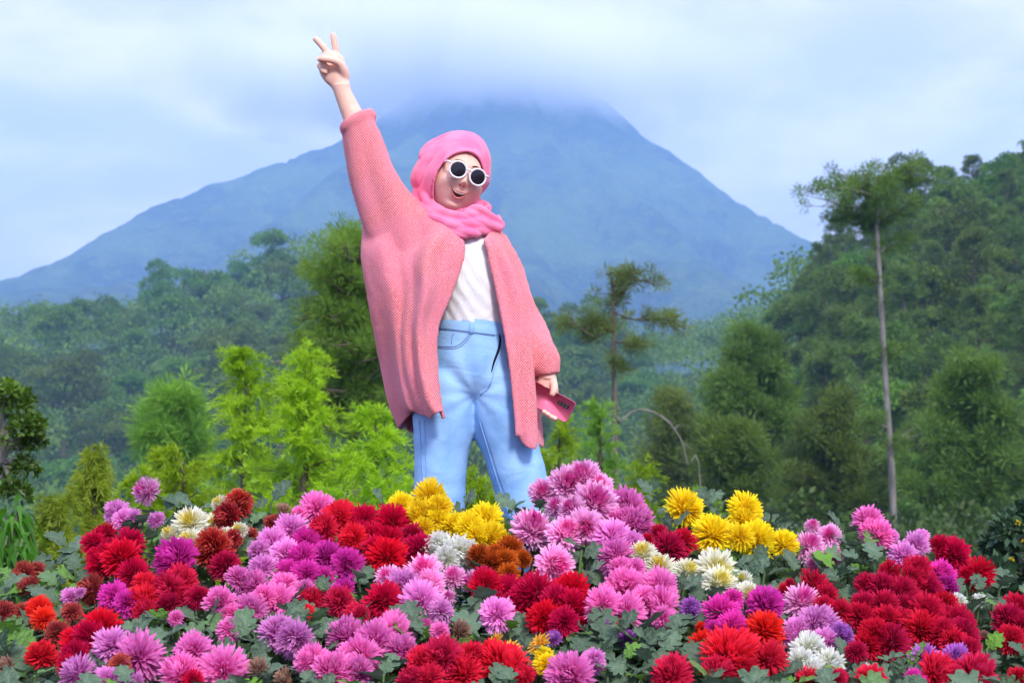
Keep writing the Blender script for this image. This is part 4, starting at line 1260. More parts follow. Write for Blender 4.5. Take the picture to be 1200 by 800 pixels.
# ---- materials
m = NM('skin')
n_ = m.noise(m.coord('Object'), 14.0, 3.0)
n3 = m.noise(m.coord('Object'), 60.0, 4.0)
c = m.mix(m.ramp(n_, 0.35, 0.7), (0.85, 0.50, 0.40), (0.90, 0.60, 0.49))
c = m.mix(m.math('MULTIPLY', m.ramp(n3, 0.5, 0.75), 0.22), c, (0.70, 0.28, 0.22))
M_SKIN = m.bsdf(c, 0.5, m.bump(m.noise(m.coord('Object'), 260.0, 3.0), 0.15, 0.002), spec=0.3, sss=0.12, sssr=(0.012, 0.004, 0.002))
M_LIP = NM('lips').bsdf((0.66, 0.22, 0.19), 0.45, spec=0.4)
M_TEETH = NM('teeth').bsdf((0.82, 0.78, 0.72), 0.25, spec=0.5)
M_MOUTH = NM('mouth_inside').bsdf((0.10, 0.012, 0.014), 0.5)
M_BROW = NM('eyebrow_hair').bsdf((0.035, 0.022, 0.018), 0.8, spec=0.1)
M_NAIL = NM('fingernail').bsdf((0.80, 0.62, 0.58), 0.25, spec=0.5)
M_INNER = NM('dark_under_scarf').bsdf((0.03, 0.02, 0.022), 0.9, spec=0.1)

m = NM('pink_hijab_cloth')
v = m.coord('Object')
n1 = m.noise(v, 16.0, 3.0, 0.5)
n2 = m.noise(v, 900.0, 2.0)
M_HIJAB = m.bsdf(m.mix(m.ramp(n1, 0.35, 0.65), (0.90, 0.18, 0.37), (0.95, 0.26, 0.45)), 0.75, m.bump(n2, 0.15, 0.001), spec=0.15, sheen=0.25, tfac=0.1)

m = NM('pink_knit')
v = m.coord('Object')
sep = m.node('ShaderNodeSeparateXYZ'); m.l.new(v, sep.inputs[0])
wob = m.noise(v, 22.0, 3.0)
K = 2 * math.pi / 0.0075
sx = m.math('SINE', m.math('ADD', m.math('MULTIPLY', m.math('ADD', sep.outputs['X'], m.math('MULTIPLY', sep.outputs['Y'], 0.12)), K), m.math('MULTIPLY', wob, 2.5)))
sz = m.math('SINE', m.math('ADD', m.math('MULTIPLY', m.math('SUBTRACT', sep.outputs['Z'], m.math('MULTIPLY', sep.outputs['Y'], 0.05)), K * 0.85), m.math('MULTIPLY', wob, 2.5)))
fn = m.noise(v, 260.0, 2.0, 0.6)
hh = m.math('ADD', m.math('MULTIPLY', m.math('MULTIPLY', sx, sz), 0.75), m.math('MULTIPLY', fn, 2.4))
cc = m.mix(m.ramp(hh, 0.5, 1.75), (0.55, 0.06, 0.10), (0.97, 0.38, 0.41))
cc = m.mix(m.math('MULTIPLY', m.ramp(m.noise(v, 5.0, 2.0), 0.4, 0.65), 0.4), cc, (0.88, 0.28, 0.42))
M_KNIT = m.bsdf(cc, 0.9, m.bump(hh, 0.55, 0.003), spec=0.08, sheen=0.2)

m = NM('white_cotton')
n1 = m.noise(m.coord('Object', (1.6, 1.0, 0.8)), 9.0, 4.0, 0.5, 0.6)
M_SHIRT = m.bsdf((0.78, 0.78, 0.80), 0.85, m.bump(n1, 0.45, 0.03), spec=0.1)

m = NM('light_blue_denim')
v = m.coord('Object')
n1 = m.noise(v, 6.0, 4.0, 0.55, 0.5)
wr = m.noise(m.coord('Object', (0.45, 0.6, 1.0)), 17.0, 3.0, 0.5, 0.8)
tw = m.noise(m.coord('Object', (1, 1, 0.3)), 700.0, 2.0)
c = m.mix(m.ramp(n1, 0.3, 0.7), (0.19, 0.41, 0.80), (0.34, 0.58, 0.92))
c = m.mix(m.math('MULTIPLY', m.ramp(tw, 0.45, 0.75), 0.28), c, (0.5, 0.68, 0.9))
hb = m.math('ADD', m.math('MULTIPLY', wr, 1.0), m.math('MULTIPLY', tw, 0.03))
M_DENIM = m.bsdf(c, 0.85, m.bump(hb, 0.22, 0.02), spec=0.12)
M_SEAM = NM('denim_seam_thread').bsdf((0.26, 0.46, 0.80), 0.8, spec=0.1)
M_STITCH = NM('tan_stitching').bsdf((0.16, 0.24, 0.46), 0.8, spec=0.1)
M_FLY = NM('dark_fly_gap').bsdf((0.012, 0.014, 0.03), 0.9, spec=0.05)
M_SHOE = NM('white_canvas_shoe').bsdf((0.75, 0.74, 0.72), 0.7)

# ---- head frame: rolled and turned towards the picture's right
HC = Q(536.5, 210.5, -0.015)                     # centre of the head
roll, yaw, pit = R(19), R(15), R(-6)
HF = unit([math.sin(yaw) * math.cos(pit), -math.cos(yaw) * math.cos(pit), math.sin(pit)])
_up = np.array([math.sin(roll), 0, math.cos(roll)])
HU = unit(_up - HF * np.dot(_up, HF))
HX = np.cross(HF, HU)                            # picture right side of the face
if HX[0] < 0: HX = -HX
def H(x, y, z):                                  # head space (m): x to the right, y out of the face, z up
    return HC + np.asarray(x)[..., None] * HX + np.asarray(y)[..., None] * HF + np.asarray(z)[..., None] * HU

def gauss(x, z, cx, cz, sx, sz): return np.exp(-((x - cx) / sx) ** 2 - ((z - cz) / sz) ** 2)
nu, nv = 110, 84
la = np.linspace(0.02, math.pi - 0.02, nv); lo = np.linspace(0, 2 * math.pi, nu, endpoint=False)
LO, LA = np.meshgrid(lo, la, indexing='ij')
hx = np.sin(LA) * np.sin(LO); hy = np.sin(LA) * np.cos(LO); hz = np.cos(LA)
sq = lambda a, p: np.sign(a) * np.abs(a) ** p
x = 0.079 * sq(hx, 0.90); y = 0.094 * sq(hy, 0.95); z = 0.114 * hz
low = sstep(0.02, -0.115, z)
x = x * (1.03 - 0.18 * low); y = y - 0.012 * low * (y < 0) + 0.0
y = np.where(y < 0, y * (1 - 0.3 * low), y * (1 - 0.10 * low))
fr = np.clip(hy, 0, 1) ** 0.6
y = y + fr * (0.024 * gauss(x, z, 0, -0.016, 0.0095, 0.013) + 0.013 * gauss(x, z, 0, 0.008, 0.007, 0.02)          # nose
              + 0.007 * gauss(x, z, 0.012, -0.020, 0.0065, 0.007) + 0.007 * gauss(x, z, -0.012, -0.020, 0.0065, 0.007)
              - 0.010 * gauss(x, z, 0.031, 0.022, 0.016, 0.011) - 0.010 * gauss(x, z, -0.031, 0.022, 0.016, 0.011)   # eye sockets
              + 0.004 * gauss(x, z, 0, 0.042, 0.05, 0.012)                                                           # brow
              + 0.011 * gauss(x, z, 0.040, -0.022, 0.019, 0.018) + 0.011 * gauss(x, z, -0.040, -0.022, 0.019, 0.018) # cheeks
              + 0.007 * gauss(x, z, 0, -0.050, 0.026, 0.018)                                                         # mouth mound
              + 0.012 * gauss(x, z, 0, -0.094, 0.020, 0.014) - 0.005 * gauss(x, z, 0, -0.076, 0.024, 0.007))         # chin
x = x + 0.008 * np.sign(x) * gauss(np.abs(x), z, 0.055, -0.035, 0.035, 0.032)
body = Acc()
headV = H(x, y, z).reshape(-1, 3)
body.add(headV, [grid_faces(nu, nv, closed_u=True)[:, ::-1], np.array([np.arange(nu) * nv]), np.array([(np.arange(nu) * nv + nv - 1)[::-1]])])
# neck and torso (hidden by clothes below the chin)
body.add(*ring_loft([(HC - 0.05 * HU, .052, .055), (Q(533, 255, .02), .052, .055), (Q(535, 272, .025), .075, .065), (Q(542, 300, .02), .12, .085), (Q(549, 340, .01), .125, .09),
                     (Q(554, 385, .0), .112, .085), (Q(555, 425, 0), .115, .085), (Q(555, 448, 0), .09, .06)]))
# arms
def limb(pts, rr, n=26, m=16): return tube(catmull(np.array(pts), n), catmull(np.array(rr)[:, None], n)[:, 0], m)
body.add(*limb([Q(510, 282, .01), Q(487, 262, -.01), Q(462, 226, -.03), Q(440, 192, -.05), Q(421, 152, -.06), Q(403, 112, -.065), Q(400, 100, -.066)],
               [.04, .040, .037, .035, .036, .0275, .027]))
body.add(*limb([Q(565, 285, .02), Q(578, 296, .02), Q(599, 336, .03), Q(614, 378, .03), Q(630, 408, .0), Q(641, 436, -.03), Q(641.5, 445, -.035)],
               [.04, .042, .042, .037, .034, .026, .027]))
# legs
body.add(*limb([Q(528, 462), Q(520, 500), Q(517, 575), Q(516, 660), Q(515, 745)], [.055, .065, .055, .045, .035]))
body.add(*limb([Q(584, 462), Q(593, 520), Q(608, 570), Q(634, 660), Q(660, 745)], [.055, .065, .055, .045, .035]))

# raised hand, palm to the camera: V sign, thumb across the folded ring and little finger
DH = -.066
def finger(pts, rr): body.add(*limb(pts, rr, 14, 12))
body.add(*ring_loft([(Q(401, 106, DH), .027, .021), (Q(398, 97, DH), .031, .020), (Q(392, 86, DH), .041, .020), (Q(389, 76, DH), .043, .019), (Q(390, 66, DH), .036, .017), (Q(391, 62, DH), .026, .014)], 20, 20))
finger([Q(394, 70, DH), Q(394, 63, DH), Q(392.5, 53, DH - .006), Q(391, 45, DH - .007), Q(389.8, 39.5, DH - .005)], [.0115, .0115, .0108, .0102, .0085])
finger([Q(387, 70, DH), Q(384, 63, DH), Q(378.5, 55, DH - .004), Q(372.5, 48.5, DH - .005), Q(368.3, 44.5, DH - .003)], [.0115, .0115, .0108, .0102, .0085])
finger([Q(383, 76, DH + .004), Q(379, 69.5, DH - .008), Q(377, 70.5, DH - .028), Q(381, 77, DH - .034), Q(386, 79, DH - .026)], [.0105, .0103, .0098, .009, .0075])      # ring, folded
finger([Q(381, 83, DH + .004), Q(375.5, 77, DH - .006), Q(374.5, 77.5, DH - .022), Q(378, 83, DH - .030), Q(383, 85.5, DH - .024)], [.0098, .0095, .009, .008, .007])    # little, folded
finger([Q(404, 92, DH), Q(402, 82, DH - .016), Q(396, 73.5, DH - .034), Q(386, 70, DH - .050), Q(378, 69.5, DH - .054), Q(372, 68.5, DH - .050)], [.016, .0165, .0125, .0108, .0100, .0082])     # thumb
# lower hand gripping the phone
DP = -.05
body.add(*ring_loft([(Q(641, 437, -.032), .027, .020), (Q(641.5, 446, -.036), .030, .019), (Q(641, 455, -.036), .036, .017), (Q(640, 462, -.036), .036, .014)], 14, 18))
for k_, (ax, ay) in enumerate([(633, 461), (637.5, 462.5), (642, 464), (646, 464.5)]):
    finger([Q(ax, ay - 4, -.036), Q(ax + 1, ay + 8, -.034), Q(ax + 3, ay + 18 + k_, -.034), Q(ax + 4.5, ay + 22 + k_ * 1.5, -.046), Q(ax + 4.5, ay + 20 + k_ * 1.5, -.060)], [.0095, .0095, .0088, .0082, .0068])
finger([Q(647, 446, -.042), Q(649.5, 453, -.058), Q(648.5, 459, -.066), Q(646, 463.5, -.066)], [.014, .0125, .0108, .0085])
body_me = voxel_union('body', body, 0.0032, 3, 0.5)
bodyB = bvh_of(body_me)
part('body', body_me, M_SKIN)

def face_y(xx, zz):
    """height of the face surface at a place of the head frame"""
    o_ = H(np.array(xx), np.array(0.25), np.array(zz))
    hit = bodyB.ray_cast(Vector(o_), Vector(-HF), 0.4)
    return 0.25 - hit[3] if hit[0] is not None else 0.09
def on_face(xx, zz, off): return H(np.array(xx), np.array(face_y(xx, zz) + off), np.array(zz))
def face_patch(top, bot, off, n=18, k=6, bulge=0.0):
    """patch lying on the face between two curves of (x, z)"""
    t = catmull(np.array(top, float), n); b_ = catmull(np.array(bot, float), n)
    V = []
    for i in range(n):
        for j in range(k):
            f = j / (k - 1)
            p = t[i] * (1 - f) + b_[i] * f
            V.append(on_face(p[0], p[1], off + bulge * math.sin(math.pi * f)))
    return np.array(V), grid_faces(n, k)
# open laughing mouth
mx0, mz0 = 0.0, -0.0475
up_l = [(mx0 - .029, mz0 + .009), (mx0 - .013, mz0 + .0015), (mx0, mz0 + .000), (mx0 + .013, mz0 + .0015), (mx0 + .029, mz0 + .009)]
lo_l = [(mx0 - .029, mz0 + .009), (mx0 - .015, mz0 - .0098), (mx0, mz0 - .0160), (mx0 + .015, mz0 - .0098), (mx0 + .029, mz0 + .009)]
te_l = [(mx0 - .026, mz0 + .0062), (mx0 - .013, mz0 - .0040), (mx0, mz0 - .0058), (mx0 + .013, mz0 - .0040), (mx0 + .026, mz0 + .0062)]
V, F = face_patch(up_l, lo_l, 0.0006); part('mouth', Acc().add(V, F).mesh('mouth', True), M_MOUTH)
V, F = face_patch(up_l, te_l, 0.0013, bulge=0.001); part('teeth', Acc().add(V, F).mesh('teeth', True), M_TEETH)
for nm, crv, r0 in (('upper_lip', up_l, .0026), ('lower_lip', lo_l, .0034)):
    cpts = catmull(np.array(crv, float), 18)
    off = np.array([0, .0012 if nm == 'upper_lip' else -.0018])
    pts = np.array([on_face(*(p + off), 0.0008) for p in cpts])
    V, F = tube(pts, r0 * (0.35 + 0.65 * np.sin(np.linspace(0.05, math.pi - 0.05, 18))), 8)
    part(nm, Acc().add(V, F).mesh(nm, True), M_LIP)
for s in (-1, 1):
    top = [(s * .012, .0415), (s * .026, .047), (s * .043, .0435)]; bot = [(s * .012, .037), (s * .026, .0425), (s * .043, .042)]
    V, F = face_patch(top, bot, 0.0012, 12, 3, 0.0008); part('eyebrow', Acc().add(V, F).mesh('eyebrow', True), M_BROW)
    nost = [on_face(s * (.006 + .003 * math.cos(a)), -.0285 + .0018 * math.sin(a), 0.0004) for a in np.linspace(0, 6.28, 8, endpoint=False)]
    part('nostril', mesh('nostril', np.array(nost), np.array([range(8)])), M_MOUTH)
def nail(px, py, dy, ux, uz, L=.008, W=.0058):
    c_ = Q(px, py, dy)
    u_ = unit([ux, 0, uz]); s_ = np.array([u_[2], 0, -u_[0]])
    V = [c_ + u_ * L * a + s_ * W * b + np.array([0, -.0015 * (1 - b * b), 0]) for a in (-1, -.4, .3, 0.8, 1) for b in (-1, -.5, 0, .5, 1)]
    V = np.array(V); V[20:25] = V[20:25] * 0.5 + V[22] * 0.5
    part('fingernail', mesh('fingernail', V, grid_faces(5, 5), smooth=True), M_NAIL)
nail(373.2, 68.6, DH - .0585, -1, -0.08, .0065, .005)

# ---- headscarf
hij = Acc()
nu, nv = 96, 70
la = np.linspace(0.03, math.pi * 0.80, nv); lo = np.linspace(0, 2 * math.pi, nu, endpoint=False)
LO, LA = np.meshgrid(lo, la, indexing='ij')
hx = np.sin(LA) * np.sin(LO); hy = np.sin(LA) * np.cos(LO); hz = np.cos(LA)
x = 0.097 * hx; y = 0.116 * hy - 0.020; z = 0.136 * hz + 0.006
z = np.where(z > 0.03, 0.03 + (z - 0.03) * 1.10, z)
x = np.where(x < 0, x * (1.10 + 0.28 * sstep(0.35, -0.25, hy)), x * (1 - 0.16 * sstep(0.03, -0.03, z)))
y = np.where(hy < 0, y * 1.12, y)
low = sstep(-0.01, -0.12, z)
x = x * (1 - 0.10 * low)
fold = np.sin(13.0 * (LO + 0.6 * np.sin(LA * 1.3)) + 5 * LA) * 0.5 + 0.6 * np.sin(5.0 * LO - 8 * LA + 1.0)
side_w = sstep(0.35, -0.1, hy) * sstep(0.25, 0.9, LA)
s_ = 1 + 0.055 * fold * side_w + 0.008 * np.sin(13 * LA + 2 * LO)
x, z2_ = x * s_, z
y = (y + 0.02) * s_ - 0.02
# fabric stands a little proud and pulls forward round the face
rim = np.exp(-((np.sqrt((x / np.where(x < 0, 0.080, 0.066)) ** 2 + ((z + 0.018) / 0.098) ** 2) - 1.0) / 0.22) ** 2) * (hy > 0)
y = y + 0.004 * rim - 0.006
V = H(x, y, z)
inside = ((x / np.where(x < 0, 0.0820, 0.0680)) ** 2 + ((z + 0.014) / (np.where(z > -0.014, 0.098, 0.115))) ** 2 < 1.0) & (hy > 0.05)
ids = np.arange(nu * nv).reshape(nu, nv)
gfc = grid_faces(nu, nv, closed_u=True)
bad = inside.ravel()
keep = ~(bad[gfc].all(axis=1))
hij_sheet = (V.reshape(-1, 3), gfc[keep])
def cloth_shell(V, F, th):
    """give a sheet thickness: returns closed shell"""
    me = mesh('tmp', V, F); o = bpy.data.objects.new('t', me); COL.objects.link(o)
    md = o.modifiers.new('s', 'SOLIDIFY'); md.thickness = th; md.offset = 0.0
    dg = bpy.context.evaluated_depsgraph_get()
    out = bpy.data.meshes.new_from_object(o.evaluated_get(dg))
    bpy.data.objects.remove(o); bpy.data.meshes.remove(me)
    v, _ = mesh_np(out)
    fs = {}
    for p in out.polygons: fs.setdefault(len(p.vertices), []).append(list(p.vertices))
    bpy.data.meshes.remove(out)
    return v, [np.array(f) for f in fs.values()]
hij.add(*cloth_shell(*hij_sheet, 0.009))
# rolled edge round the face
an = np.linspace(0, 2 * math.pi, 44, endpoint=False)
ed = []
for a in an:
    ex, ez = (0.0815 if math.sin(a) < 0 else 0.066) * math.sin(a), -0.014 + (0.097 if math.cos(a) > 0 else 0.112) * math.cos(a)
    yy = math.sqrt(max(0.0, 1 - (ex / (0.108 if ex < 0 else 0.097)) ** 2 - ((ez - 0.004) / 0.136) ** 2)) * 0.116 - 0.020 + 0.008
    if ex > 0.03 and ez < 0.01: yy -= 0.035
    ed.append(H(np.array(ex), np.array(max(yy, 0.012 if math.cos(a) < -0.5 else -0.02)), np.array(ez)))
ed = np.array(ed + [ed[0]])
hij.add(*tube(ed, 0.0042, 8, cap=False))
# wraps round the neck: flattened folds
def wrap(pts, w, d, n=30):
    C = catmull(np.array(pts), n)
    t = unit(np.gradient(C, axis=0)); mm = 14
    an = np.linspace(0, 2 * math.pi, mm, endpoint=False)
    prof = np.sin(np.linspace(0.35, math.pi - 0.35, n)) * 0.35 + 0.65
    V = []
    for i in range(n):
        upv = unit(np.array([0.15, -0.35, 1.0]) - t[i] * np.dot([0.15, -0.35, 1.0], t[i])); b_ = np.cross(t[i], upv)
        V.append(C[i] + np.cos(an)[:, None] * upv * w * prof[i] + np.sin(an)[:, None] * b_ * d * prof[i])
    return np.concatenate(V), [grid_faces(n, mm, closed_v=True), np.array([np.arange(mm)[::-1]]), np.array([np.arange(mm) + (n - 1) * mm])]
hij.add(*wrap([Q(520, 232, .07), Q(494, 228, .03), Q(499, 238, -.04), Q(520, 251, -.09), Q(545, 256, -.10), Q(562, 251, -.07), Q(572, 245, -.01), Q(560, 238, .06)], .022, .013))
hij.add(*wrap([Q(515, 238, .08), Q(489, 236, .03), Q(496, 247, -.05), Q(519, 261, -.10), Q(545, 266, -.115), Q(568, 261, -.08), Q(582, 262, -.03), Q(584, 256, .03)], .020, .013))
hij.add(*wrap([Q(490, 238, .06), Q(483, 234, .01), Q(500, 252, -.055), Q(525, 270, -.105), Q(548, 274, -.12), Q(566, 271, -.09), Q(578, 268, -.05)], .015, .012))
hij.add(*wrap([Q(545, 250, -.085), Q(560, 246, -.085), Q(572, 255, -.07), Q(583, 262, -.05), Q(589, 267, -.035)], .019, .014))
hij.add(*wrap([Q(548, 262, -.105), Q(562, 262, -.1), Q(575, 266, -.075), Q(586, 268, -.05)], .015, .012))
hij.add(*wrap([Q(500, 195, .03), Q(492, 215, .0), Q(496, 232, -.03), Q(512, 245, -.075), Q(530, 253, -.095)], .018, .012))
hij.add(*wrap([Q(496, 195, .05), Q(490, 215, .02), Q(491, 234, -.01), Q(505, 249, -.06)], .018, .013))
hij.add(*ring_loft([(Q(528, 225, .045), .085, .06), (Q(528, 240, .04), .09, .07), (Q(533, 258, .03), .105, .085), (Q(536, 268, .03), .10, .08)], 12, 24))
hij_me = voxel_union('headscarf', hij, 0.0042, 5, 0.5)
v, nn = mesh_np(hij_me)
rel = v - HC
lx, ly, lz = rel @ HX, rel @ HF, rel @ HU
rf = np.sqrt((lx / np.where(lx < 0, 0.082, 0.068)) ** 2 + ((lz + 0.014) / 0.105) ** 2)
wob_ = fbm(v[:, 0] * 14, v[:, 2] * 14, v[:, 1] * 14, seed=61)
w_side = sstep(0.02, -0.03, lx) * sstep(0.06, 0.0, lz) + 0.25 * sstep(0.0, -0.06, lx)
w_side = np.clip(w_side, 0, 1) * sstep(1.05, 1.25, rf)
# folds run beside the face opening on the head, and sweep across under the chin
d1 = np.abs(np.sin(rf * 11.0 + 2.0 * wob_ + lz * 6)) ** 0.6 * 0.008 - 0.004
low_w = sstep(Q(0, 238)[2], Q(0, 248)[2], v[:, 2])
d2 = np.abs(np.sin((v[:, 2] + 0.45 * v[:, 0]) * 95 + 3.5 * wob_)) ** 0.8 * 0.0045 - 0.002
mesh_set(hij_me, v + nn * (d1 * w_side * (1 - low_w) + d2 * low_w)[:, None])
part('headscarf', hij_me, M_HIJAB)
# dark under-cap showing at the far temple
cap = []
for a in np.linspace(R(12), R(78), 14):
    ex, ez = 0.0615 * math.sin(a), -0.014 + 0.093 * math.cos(a)
    cap.append(H(np.array(ex), np.array(face_y(ex, ez) + 0.001), np.array(ez)))
V, F = tube(np.array(cap), 0.0036, 6); part('under_cap', Acc().add(V, F).mesh('under_cap', True), M_INNER)

# ---- shirt
sh = Acc()
sh.add(*ring_loft([(Q(536, 262, .02), .075, .07), (Q(539, 282, .015), .100, .095), (Q(545, 305, .005), .132, .115), (Q(550, 330, -.002), .138, .120), (Q(553, 358, -.002), .132, .112), (Q(555, 382, 0), .127, .106), (Q(556, 400, 0), .128, .104)], 30, 48))
sh_me = voxel_union('shirt', sh, 0.006, 3)
v, nn = mesh_np(sh_me)
zz = v[:, 2]; xx = v[:, 0]
dsp = 0.0018 * np.sin((xx * 0.9 + (zz - 1.6) * 0.75) * 150 + 6 * fbm(xx * 9, zz * 9, seed=71)) * (0.35 + 0.65 * fbm(xx * 14, zz * 14, seed=72))
dsp += 0.006 * (fbm(xx * 25, zz * 12, seed=73) - 0.5)
mesh_set(sh_me, v + nn * dsp[:, None])
part('shirt', sh_me, M_SHIRT)

# ---- jeans
jn = Acc()
jn.add(*ring_loft([(Q(556, 364, 0), .129, .108), (Q(556, 380, 0), .131, .109), (Q(556, 395, 0), .134, .112), (Q(556, 420, 0), .146, .116), (Q(556, 440, 0), .156, .114), (Q(556, 453, .0), .146, .100), (Q(557, 464, .0), .10, .078), (Q(557, 473, .0), .05, .045)], 22, 48))
jn.add(*ring_loft([(Q(526, 440, 0), .085, .105), (Q(521, 468, 0), .100, .110), (Q(520.5, 500, 0), .096, .106), (Q(518, 525, 0), .085, .096), (Q(516, 560, 0), .080, .090), (Q(515.5, 590, 0), .079, .086), (Q(515, 650, .0), .080, .082), (Q(513, 745, .0), .078, .080)], 34, 32))
jn.add(*ring_loft([(Q(584, 440, 0), .085, .105), (Q(588, 468, 0), .096, .110), (Q(592, 500, 0), .098, .106), (Q(598.5, 526, 0), .088, .096), (Q(608.5, 560, 0), .085, .092), (Q(618, 598, 0), .080, .088), (Q(632, 655, .0), .082, .084), (Q(658, 745, .0), .080, .082)], 34, 32))
jn_me = voxel_union('jeans', jn, 0.0065, 12)
v, nn = mesh_np(jn_me)
pxx = 600 + v[:, 0] / YW * FPX; pzz = v[:, 2]
crotch = Q(557, 463)[[0, 2]]
rad_ = np.hypot(v[:, 0] - crotch[0], v[:, 2] - crotch[1])
ang_ = np.arctan2(v[:, 2] - crotch[1], v[:, 0] - crotch[0])
front = np.clip(-nn[:, 1], 0, 1)
dsp = 0.0025 * np.sin(ang_ * 9 + 1.5) * np.exp(-((rad_ - 0.09) / 0.07) ** 2) * front          # pulls radiating from the crotch
dsp += 0.008 * (fbm(v[:, 0] * 6, v[:, 2] * 7, v[:, 1] * 6, seed=81) - 0.5) + 0.0012 * np.sin(v[:, 2] * 75 + 5 * fbm(v[:, 0] * 8, v[:, 2] * 6, seed=82)) * fbm(v[:, 0] * 7, v[:, 2] * 9, seed=83)
mesh_set(jn_me, v + nn * dsp[:, None])
_b = bmesh.new(); _b.from_mesh(jn_me)          # slanted waist opening
bmesh.ops.bisect_plane(_b, geom=_b.verts[:] + _b.edges[:] + _b.faces[:], plane_co=Vector(Q(556, 377)), plane_no=Vector((0.13, 0, 1)), clear_outer=True)
_b.to_mesh(jn_me); _b.free()
jB = bvh_of(jn_me)
jeans = part('jeans', jn_me, M_DENIM)
def on_jeans(px, py, off=0.0):
    d_ = unit(Q(px, py) - np.array([0, 0, CAMZ]))
    hit = jB.ray_cast(Vector((0, 0, CAMZ)), Vector(d_), 9.0)
    p = np.array(hit[0]) if hit[0] is not None else Q(px, py, -.1)
    return p - d_ * off
def seam(name, pts, r0, mat, off=0.0, n=30):
    pp = catmull(np.array(pts, float), n)
    V, F = tube(np.array([on_jeans(a, b, off) for a, b in pp]), r0, 6)
    return part(name, Acc().add(V, F).mesh(name, True), mat, jeans)
# waistband
wb = []
for i, t in enumerate(np.linspace(0, 1, 40)):
    pass
def band(name, py0, py1, x0, x1, tilt, thick, mat, n=40):
    V = []
    for a in np.linspace(x0, x1, n):
        for f in (0, .33, .66, 1):
            V.append(on_jeans(a, py0 + (py1 - py0) * f + tilt * (a - 556), thick if 0 < f < 1 else thick * 0.6))
    V = np.array(V)
    return part(name, mesh(name, V, grid_faces(n, 4), smooth=True), mat, jeans)
band('waistband', 378.6, 389, 508, 604, 0.13, 0.0035, M_DENIM)
seam('waistband_seam', [(507, 384), (530, 386.5), (556, 389.5), (580, 393)], .0011, M_STITCH, .003)
for a, b in ((553, 377), ):
    V = np.array([on_jeans(a + sx_, b + 14 * f, .0075 if 0.05 < f < .95 else .003) for f in (0, .12, .5, .88, 1) for sx_ in (-2.8, 0, 2.8)])
    part('belt_loop', mesh('belt_loop', V, grid_faces(5, 3), smooth=True), M_SEAM, jeans)
seam('pocket_seam', [(507, 404.5), (520, 406), (534, 405.5), (544, 399), (550, 391)], .0013, M_STITCH, .001)
seam('pocket_seam', [(507, 406.5), (521, 408.2), (536, 407.5), (546, 400.5), (552, 392)], .0011, M_STITCH, .001)
seam('coin_pocket', [(529, 404), (529.5, 396), (532, 390)], .0010, M_STITCH, .001)
seam('fly_gap', [(584.5, 389), (586, 398), (584, 410), (579, 424), (576, 436)], .0036 * np.sin(np.linspace(0.2, 2.95, 30)) + .0006, M_FLY, .0005)
seam('fly_seam', [(584, 384), (589, 395), (588.5, 406), (584, 420), (579, 434), (576, 446), (569, 457)], .0013, M_SEAM, .001)
seam('fly_seam', [(576, 446), (572, 456), (566, 460), (562, 464)], .0012, M_STITCH, .001)
seam('side_seam', [(491, 492), (494, 530), (496, 570), (497, 612)], .0018, M_SEAM, .001)
seam('side_seam', [(497, 492), (499, 530), (500.5, 570), (501, 612)], .0014, M_SEAM, .001)
seam('inner_seam', [(562, 494), (570, 520), (582, 560), (597, 604)], .0016, M_SEAM, .001)
seam('inner_seam', [(564.5, 494), (573, 520), (585, 558), (601, 604)], .0010, M_STITCH, .001)
seam('inner_seam', [(567, 520), (575, 548), (586, 580), (594, 604)], .0012, M_SEAM, .001)
# shoes
for sx_, (bx, rz) in ((0, (513, -0.25)), (1, (660, 0.3))):
    c0 = Q(bx, 745); c0[2] = GZ
    Vs = []
    for i, (yy, w_, h_) in enumerate([(.075, .022, .05), (.06, .036, .075), (.0, .038, .085), (-.07, .040, .06), (-.13, .043, .042), (-.165, .034, .034), (-.18, .014, .022)]):
        for a in np.linspace(0, math.pi, 10):
            lx, lz = w_ * math.cos(a), h_ * math.sin(a)
            Vs.append(c0 + np.array([lx * math.cos(rz) - yy * -math.sin(rz), lx * math.sin(rz) + yy * math.cos(rz), lz + 0.0]))
    Vs = np.array(Vs)
    part('shoe', mesh('shoe', Vs, [grid_faces(7, 10), np.array([[0, 9, 19, 10]])], smooth=True), M_SHOE)

# ---- cardigan: one draped sheet plus two sleeves, merged
rows = [  # front-left edge .. round the back .. front-right edge, each (px, py, depth)
 [(540, 279, -.125), (520, 258, -.105), (497, 241, -.045), (506, 236, .05), (535, 238, .085), (560, 246, .065), (578, 262, .0), (574, 270, -.07), (567, 279, -.12)],
 [(543, 292, -.14), (500, 274, -.118), (436, 257, -.01), (446, 258, .03), (535, 262, .11), (574, 266, .085), (597, 288, .01), (586, 288, -.09), (572, 290, -.128)],
 [(539, 312, -.145), (484, 302, -.150), (428, 289, -.03), (446, 288, .06), (535, 290, .125), (588, 298, .095), (602, 312, .015), (595, 314, -.10), (577, 314, -.132)],
 [(527, 345, -.15), (484, 345, -.175), (439, 345, -.03), (452, 345, .08), (535, 345, .135), (597, 345, .10), (610, 345, .02), (602, 345, -.105), (584, 345, -.135)],
 [(512, 383, -.155), (480, 385, -.175), (447, 385, -.02), (456, 385, .09), (535, 385, .145), (604, 385, .11), (618, 385, .02), (608, 385, -.115), (592, 385, -.14)],
 [(511, 428, -.16), (482, 430, -.18), (456, 430, .0), (462, 430, .1), (535, 430, .155), (610, 430, .12), (627, 430, .03), (614, 430, -.12), (599, 430, -.147)],
 [(515, 468, -.165), (490, 470, -.185), (466, 472, .0), (470, 475, .1), (540, 475, .165), (612, 478, .13), (631, 476, .03), (619, 478, -.12), (604, 476, -.148)],
 [(520, 491, -.168), (499, 487, -.185), (476, 492, .0), (483, 513, .10), (545, 520, .17), (615, 525, .14), (636, 521, .03), (622, 524, -.12), (607, 515, -.148)],
]
